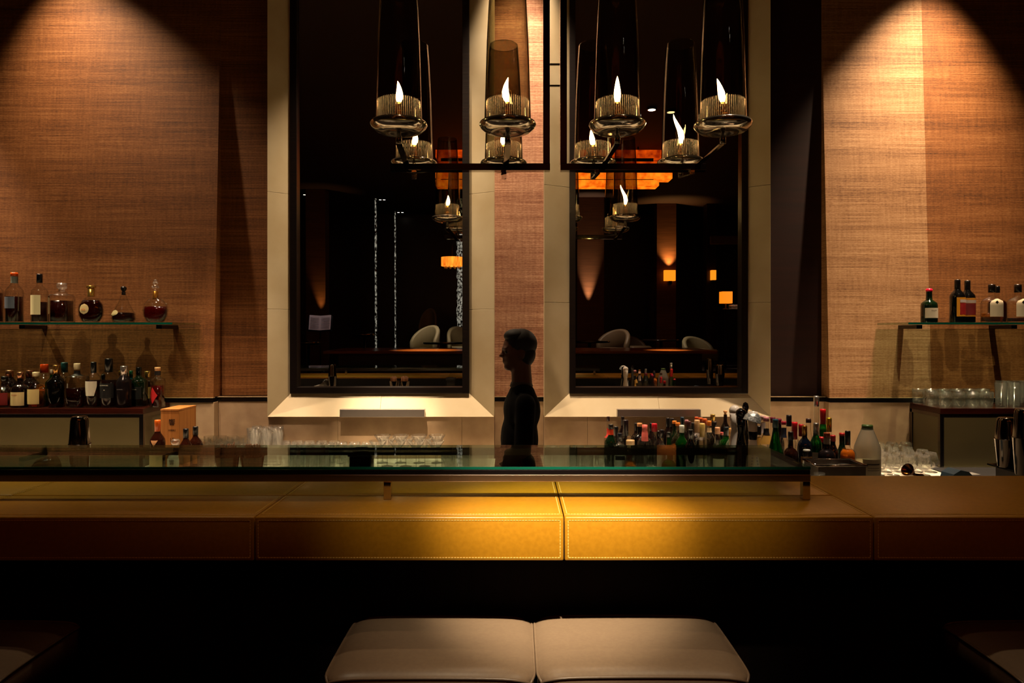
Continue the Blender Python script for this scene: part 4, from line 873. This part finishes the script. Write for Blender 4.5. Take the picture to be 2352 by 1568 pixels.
def E(bm, c, r, seg=20):
    res = bmesh.ops.create_uvsphere(bm, u_segments=seg, v_segments=seg//2, radius=1); bmesh.ops.transform(bm, matrix=Matrix.Translation(c) @ Matrix.Diagonal((*r, 1)), verts=res['verts'])
def Lm(bm, pts, rs):
    atube(bm, pts, rs, 14)
    for p, r in zip(pts, rs): E(bm, p, (r, r, r), 12)
def jk(bm):
    E(bm, (.019, 0, 1.315), (.066, .12, .062)); E(bm, (.018, 0, 1.24), (.090, .165, .12)); E(bm, (.006, 0, 1.10), (.092, .15, .16)); E(bm, (.0, 0, .95), (.118, .165, .16))
    for s in (-1, 1):
        sw = s*.08; Lm(bm, [(.018, s*.135, 1.285), (.028+sw*.3, s*.175, 1.07), (-.03+sw*.9, s*.19, .875)], [.048, .046, .038])
def tr(bm):
    for s in (-1, 1): Lm(bm, [(.03, s*.08, .93), (.02-s*.14, s*.085, .50), (.06-s*.26, s*.085, .09)], [.10, .072, .058])
clothes('jacket', jk, suit); clothes('trousers', tr, suit)
lathe('shirt_collar', [(.054, 0), (.057, .006), (.050, .026), (.047, .027), (.047, .006)], mat('grey_shirt', '4a4a48', .7), pp, 24, (.016, 0, 1.352))
hb_ = bmesh.new(); E(hb_, (.014, 0, 1.562), (.080, .073, .075), 28); E(hb_, (.036, 0, 1.515), (.050, .064, .065)); E(hb_, (-.010, 0, 1.600), (.060, .060, .036), 28)
frombm('hair', hb_, hairm, pp, True)
for s in (-1, 1):
    sphere('eye', (-.0585, s*.028, 1.524), .0095, mat('eye', '2a221e', .3), pp, 12); sphere('shoe', (-.0-s*.26+.02, s*.085, .046), .046, suit, pp, 14, (2.7, 1.0, 1.0))
# ------------------------------------------------------------------ lounge behind the camera, seen in the mirrors
def RP(px, py, R):      # point of the room that shows at this place of the mirrors, R = path length
    return Vector(((px-1175)*R/F, 8.88-R, EYE-(py-740)*R/F))
pf = tag(box('floor_platform', (-6, -9, 0), (6, -2.6, .75), mat('platform_carpet', '1a0d08', .9)), kind='structure')
t = empty('drinks_ledge', (.1, -1.7, 0), 0, 'long dark polished wood ledge in front of the lounge, seen in both mirrors', 'table')
wood = noisemat('polished_brown_wood', '8a4818', 'a05a20', (3, 40, 40), 1, .22, .05)
box('ledge_top', (-2.9, -.75, 1.22), (2.9, .55, 1.26), wood, t, .004); box('ledge_body', (-2.7, -.65, 0), (2.7, .45, 1.22), darkwood, t)
spot('lounge_ledge_spot_left', (-1.1, -1.2, 4.4), (-1.3, -1.5, 1.26), 1000, 22, 1, WARM)
spot('lounge_ledge_spot_right', (2.1, -1.2, 4.4), (2.35, -1.5, 1.26), 1300, 14, 1, WARM)
spot('lounge_chair_spot', (-1.5, -3.4, 4.4), (-1.6, -4.4, 1.3), 300, 40, 1, (1, .8, .6))
spot('lounge_chair_spot_right', (2.0, -3.4, 4.4), (2.4, -4.2, 1.3), 300, 50, 1, (1, .8, .6))
chairm = mat('cream_upholstery', '7a7358', .6)
def armchair(px, R, top, lab, rz, w_=.7, m=chairm):
    p = RP(px, top, R); H = p.z-.75
    t = empty('armchair', (p.x, p.y, .75), rz, lab, 'armchair', 'armchairs in the lounge')
    box('seat', (-w_/2+.08, -.3, .2), (w_/2-.08, .28, .44), m, t, .05, True)
    bm = bmesh.new(); n = 18; A = []
    for i in range(n+1):          # curved tub back sweeping into the arms
        a = math.pi*(i/n); cx_, cy_ = -math.cos(a)*w_/2, .0+math.sin(a)*.36; f = math.sin(a); top = H*(.66+.34*f**.8)
        ix, iy = cx_*.78, cy_*.78; fl_ = 1+.06*f
        A.append([bm.verts.new(q) for q in ((cx_, cy_, .14), (cx_*fl_, cy_*fl_, top-.03), (cx_*.95*fl_, cy_*.95*fl_, top), (ix*1.04, iy*1.04, top-.01), (ix, iy, top-.04), (ix, iy, .14))])
    for p_, q_ in zip(A, A[1:]):
        for j in range(6): bm.faces.new((p_[j], q_[j], q_[(j+1) % 6], p_[(j+1) % 6]))
    bm.faces.new(A[0]); bm.faces.new(A[-1][::-1]); frombm('tub_back', bm, m, t, True)
    for sx_ in (-1, 1):
        for sy_ in (-1, 1): box('leg', (sx_*.28-.02, sy_*.24-.02, 0), (sx_*.28+.02, sy_*.24+.02, .16), darkwood, t)
armchair(966, 13.0, 739, 'cream armchair reflected at the right of the left mirror', math.pi+.5, .6)
armchair(978, 15.8, 700, 'high backed cream chair reflected behind the low cream armchair', math.pi+.1, .42)
armchair(1058, 13.9, 742, 'dim cream armchair reflected at the very right edge of the left mirror', math.pi-.4, .6)
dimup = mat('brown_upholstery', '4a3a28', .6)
armchair(1400, 13.2, 748, 'tan armchair reflected at the left of the right mirror', math.pi+.7, .7, dimup)
armchair(1452, 14.4, 762, 'dim brown armchair reflected beside the tan armchair', math.pi-.5, .7, dimup)
armchair(1605, 12.6, 765, 'tan armchair reflected at the right of the right mirror', math.pi-.3, .6, chairm)
def table(px, R, z, lab):
    p = RP(px, 760, R); t = empty('round_table', (p.x, p.y, .75), 0, lab, 'table', 'round lounge tables')
    lathe('tabletop', [(0, z-.03), (.36, z-.03), (.37, z-.015), (.36, z), (0, z)], mat('dark_gloss', '120a08', .12), t, 32)
    lathe('pedestal', [(0, 0), (.2, 0), (.2, .02), (.03, .05), (.03, z-.031), (0, z-.031)], darkwood, t, 20); return t
table(1015, 12.1, .58, 'round dark table reflected before the cream armchair')
table(1350, 12.2, .60, 'round dark table reflected before the tan armchair'); table(1515, 13.3, .60, 'round dark table reflected in the middle of the right mirror')
# music stand
p = RP(732, 752, 12); t = empty('music_stand', (p.x, p.y, .75), math.pi-.1, 'black music stand holding open sheet music, reflected in the left mirror', 'music stand')
zz = p.z-.75
tube('pole', [(0, 0, .0), (0, 0, zz+.02)], .012, blacktrim, t)
for a in (0, 2.1, 4.2): tube('tripod_leg', [(0, 0, .18), (.28*math.cos(a), .28*math.sin(a), .01)], .009, blacktrim, t)
bar('desk', (0, -.06, zz), (0, .05, zz+.27), .42, .008, blacktrim, t)
sheet = tag(empty('sheet_music', (p.x, p.y, .75), math.pi-.1), 'open white sheet music resting on the music stand', 'sheet music')
for s in (-1, 1):
    q = hexa('page', [(s*.0, -.075, zz+.015), (s*.185, -.085, zz+.03), (s*.185, -.0835, zz+.03), (0, -.0735, zz+.015), (s*.0, .025, zz+.27), (s*.185, .015, zz+.285), (s*.185, .0165, zz+.285), (0, .0265, zz+.27)], mat('page_paper', 'd8c8cc', .8), sheet)
    for i in range(9):
        f = .1+i*.09; box('printed_line', (min(s*.02, s*.165), -.091+.1*f, zz+.026+.25*f), (max(s*.02, s*.165), -.088+.1*f, zz+.031+.25*f), mat('ink_music', '5a5058', .8), sheet)
spot('music_stand_lamp', (p.x, p.y+.6, 3.4), (p.x, p.y, 1.6), 14, 26, .8, (1, .86, .86))
# black round stools with pale rims
for px_, py_, R_, lab in ((833, 757, 12.2, 'round black stool with shiny rim reflected in the middle of the left mirror'), (705, 775, 11.6, 'round black stool with shiny rim reflected at the left of the left mirror')):
    p = RP(px_, py_, R_); t = empty('round_stool', (p.x, p.y, .75), 0, lab, 'stool', 'round black stools in the lounge'); z_ = p.z-.75
    lathe('seat', [(0, z_-.06), (.17, z_-.06), (.185, z_-.04), (.185, z_-.01), (.17, z_), (0, z_+.004)], mat('gloss_black', '0c0a0a', .12), t, 28)
    lathe('seat_rim', [(.186, z_-.03), (.194, z_-.02), (.186, z_-.012)], steel, t, 28)
    lathe('pedestal', [(0, 0), (.18, 0), (.18, .015), (.025, .03), (.025, z_-.061), (0, z_-.061)], steel_dark, t, 20)
# lit glass wall edges built as columns, their glow painted in as emission
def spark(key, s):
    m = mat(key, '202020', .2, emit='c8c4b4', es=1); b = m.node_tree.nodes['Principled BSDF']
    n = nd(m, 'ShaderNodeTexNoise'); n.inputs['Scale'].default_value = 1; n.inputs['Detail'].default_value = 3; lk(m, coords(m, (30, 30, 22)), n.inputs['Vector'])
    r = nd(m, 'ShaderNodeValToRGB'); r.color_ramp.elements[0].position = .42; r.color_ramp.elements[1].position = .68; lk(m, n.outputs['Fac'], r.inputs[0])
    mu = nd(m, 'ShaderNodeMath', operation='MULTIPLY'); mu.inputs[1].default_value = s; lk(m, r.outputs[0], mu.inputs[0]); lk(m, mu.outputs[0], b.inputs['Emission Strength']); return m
sp = spark('painted_glow_glass', .45)
for a, b_, R_, wd, lab in ((860, 790, 14, .042, 'thin glass edge with painted glow, left of the two slim ones in the left mirror'), (905, 760, 16, .034, 'thinner glass edge with painted glow, right of the two slim ones in the left mirror'), (1053, 740, 14.5, .14, 'broad glass edge with painted glow at the right edge of the left mirror')):
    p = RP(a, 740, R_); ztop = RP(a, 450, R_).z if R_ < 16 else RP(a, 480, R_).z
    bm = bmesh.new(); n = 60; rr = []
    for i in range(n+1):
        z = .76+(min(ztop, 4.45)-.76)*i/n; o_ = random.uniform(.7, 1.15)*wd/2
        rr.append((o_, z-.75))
    alathe(bm, [(0, .0)]+rr+[(0, rr[-1][1])], 8); o = frombm('glass_edge_column', bm, sp); o.location = (p.x, p.y, .75); tag(o, lab, 'column light', 'glass edges with painted glow')
# amber lamps
amber = mat('amber_glow', '201008', .5, emit='ff7a10', es=1.3); amber2 = noisemat('alabaster', 'ff5a08', 'ff7a18', (9, 9, 9), 1)
def amberglow(key, c1, c2, s, sc=(9, 9, 9)):
    m = mat(key, '401808', .6, emit=c1, es=s); b = m.node_tree.nodes['Principled BSDF']
    n = nd(m, 'ShaderNodeTexNoise'); n.inputs['Scale'].default_value = 1; n.inputs['Detail'].default_value = 5; lk(m, coords(m, sc), n.inputs['Vector'])
    r = nd(m, 'ShaderNodeValToRGB'); r.color_ramp.elements[0].position = .35; r.color_ramp.elements[1].position = .65; r.color_ramp.elements[0].color = lin(c1); r.color_ramp.elements[1].color = lin(c2)
    lk(m, n.outputs['Fac'], r.inputs[0]); lk(m, r.outputs[0], b.inputs['Emission Color']); return m
ag = amberglow('amber_alabaster', '801c02', 'd04806', .9); ag2 = amberglow('amber_alabaster_bright', 'd04a04', 'ff8a1a', 1.0)
t = empty('tiered_pendant', (.6, 8.88-11.2, 4.5), 0, 'large tiered amber alabaster pendant reflected at the top of both mirrors', 'pendant lamp')
R_ = 11.2
for (xa, xb, ya, yb, m_) in ((1000, 1517, 345, 362, ag), (1000, 1524, 371, 378, ag), (1000, 1531, 396, 409, ag2), (1000, 1501, 412, 425, ag2)):
    a = RP(xa, yb, R_); b_ = RP(xb, ya, R_); box('amber_tier', (a.x-.6, -.05, a.z-4.5), (b_.x-.6, .25, b_.z-4.5), m_, t, .004)
for x in (-1.4, 1.4): tube('hanging_rod', [(x, .2, 0), (x, .2, RP(0, 345, R_).z-4.5)], .012, bronze, t)
box('tier_core', (RP(1000, 0, R_).x-.6+.08, -.02, RP(0, 424, R_).z-4.5+.01), (RP(1501, 0, R_).x-.6-.08, .2, RP(0, 346, R_).z-4.5), bronze, t)
p = RP(1035, 594, 14); t = empty('drum_pendant', (p.x, p.y, 4.5), 0, 'orange drum pendant with crystal drops reflected in the left mirror', 'pendant lamp')
zz = p.z-4.5
lathe('drum_shade', [(.22, zz-.09), (.225, zz-.09), (.225, zz+.09), (.22, zz+.09)], amberglow('amber_drum', 'c85008', 'ffa030', 1.1, (14, 14, 3)), t, 36)
tube('cord', [(0, 0, zz+.05), (0, 0, 0)], .006, bronze, t); sphere('crystal_ball', (0, 0, zz+.5), .05, glass_rib, t, 14)
for a in range(10): sphere('crystal_drop', (.15*math.cos(a*.628), .15*math.sin(a*.628), zz-.12), .022, glass_rib, t, 8)
# sconces on pilasters
def pilaster(pxa, pxb, R, n, m=darkwood, y1=None):
    a = RP(pxa, 740, R).x; b_ = RP(pxb, 740, R).x; Y = 8.88-R
    return tag(box('wall_pilaster_%d' % n, (a, Y-.3, .75), (b_, Y, 4.5), m, None, .004), kind='structure')
brownpaper = noisemat('brown_panel', '4a2c16', '5a381e', (2, 2, 40), 1, .6, .1)
pilaster(1505, 1550, 16.2, 1, brownpaper); pilaster(1322, 1384, 15.4, 2, brownpaper); pilaster(1620, 1642, 16.2, 3); pilaster(700, 745, 14.5, 4, brownpaper)
def sconce(px, py, R, w_, h, lab, pw, es=3):
    p = RP(px, py, R); t = empty('wall_sconce', (p.x, p.y+.02, p.z), 0, lab, 'wall lamp', 'amber wall sconces')
    box('sconce_shade', (-w_/2, 0, -h/2), (w_/2, .12, h/2), mat('sconce_glow', '402008', .6, emit='f08018', es=es*.8), t, .004)
    box('sconce_bracket', (-.03, -.02, -h/2-.08), (.05, .1, -h/2-.002), bronze, t, .003)
    if pw:
        for s in (-1, 1): spot('sconce_wash', (p.x, p.y+.10, p.z+s*(h/2+.03)), (p.x, p.y+.02, p.z+s*1.2), pw, 80, 1, (1, .5, .15), .03)
sconce(1533, 627, 16.2, .26, .25, 'amber wall sconce glowing on a panel in the middle of the right mirror', 110, 1.5)
sconce(1633, 626, 16.2, .11, .23, 'small amber sconce near the right edge of the right mirror', 0, 1.0)
p = RP(1348, 712, 15.4); spot('pilaster_uplight', (p.x-.0, p.y+.12, p.z), (p.x, p.y-.03, p.z+2), 260, 34, 1, (1, .66, .4), .02)
p = RP(735, 712, 14.5); spot('corner_uplight', (p.x, p.y+.1, p.z-.1), (p.x, p.y-.03, p.z+1.2), 30, 40, 1, (1, .5, .15), .02)
# side console with a table lamp and rows of glasses
p = RP(1675, 695, 14); t = empty('console_table', (p.x+.3, p.y, .75), 0, 'tall dark console carrying a lamp and glasses, reflected at right', 'table')
zc = RP(0, 703, 14).z-.75
box('console_top', (-.55, -.3, zc-.03), (.8, .3, zc), mat('dark_gloss', '120a08', .12), t, .003)
for sx_ in (-.5, .72):
    for sy_ in (-.26, .22): box('leg', (sx_, sy_, 0), (sx_+.04, sy_+.04, zc-.03), darkwood, t)
p = RP(1664, 676, 14); t = empty('table_lamp', (p.x, p.y, .75+zc), 0, 'square amber shaded table lamp standing on the console', 'table lamp')
z_ = p.z-.75-zc
box('lamp_shade', (-.105, -.105, z_-.12), (.105, .105, z_+.12), mat('lamp_glow', '402008', .6, emit='ff7a14', es=1.1), t, .004); lathe('lamp_base', [(0, 0), (.06, 0), (.06, .015), (.012, .03), (.012, z_-.121), (0, z_-.121)], bronze, t, 16)
n = 0
for j in range(3):
    for i in range(7):
        o = bpy.data.objects.new('console_glass', G_rocks); C.objects.link(o); o.location = (RP(1678, 0, 14).x+i*.09, RP(0, 0, 14).y+.1-j*.1, .75+zc); tag(o, 'clear glass on the console beside the amber lamp, %s row, %s from left' % (ORD[j], ORD[i]), 'glass', 'glasses on the console')
spot('console_spot', (RP(1690, 0, 14).x, -4.6, 4.4), (RP(1690, 0, 14).x, -5.1, 1.9), 300, 20, 1, (1, .9, .75))
p0, p1 = RP(1630, 553, 15), RP(1700, 535, 15); tag(box('wall_beam', (p0.x, p0.y-.1, p0.z), (p1.x+1, p0.y, p1.z), mat('pale_beam', '4a3c2c', .6)), kind='structure')
# ceiling downlights seen in the mirrors
for px_, py_, R_, lab in ((871, 440, 15.6, 'small ceiling downlight, left of the upper pair in the left mirror'), (880, 440, 15.6, 'small ceiling downlight, right of the upper pair in the left mirror'), (913, 472, 17.4, 'small ceiling downlight, left of the lower pair in the left mirror'), (922, 472, 17.4, 'small ceiling downlight, right of the lower pair in the left mirror'), (698, 436, 15.0, 'small ceiling downlight near the left edge of the left mirror'), (1490, 237, 9.0, 'small bright ceiling downlight beside the chandelier in the right mirror'), (1534, 240, 9.1, 'smaller ceiling downlight right of the bright one in the right mirror')):
    p = RP(px_, py_, R_); r_ = .028 if R_ > 10 else .05
    t = empty('ceiling_downlight', (p.x, p.y, 4.5), 0, lab, 'downlight', 'ceiling downlights'); zz = min(p.z-4.5, -.03)
    if p.z > 4.47: zz = -.03
    lathe('lamp_lens', [(0, zz), (r_, zz), (r_, zz+.004), (0, zz+.004)], mat('downlight_glow', 'ffffff', .5, emit='fff4e0', es=4), t, 16)
    lathe('lamp_housing', [(r_*1.05, zz), (r_*1.3, zz), (r_*1.3, 0), (0, 0)], blacktrim, t, 16)
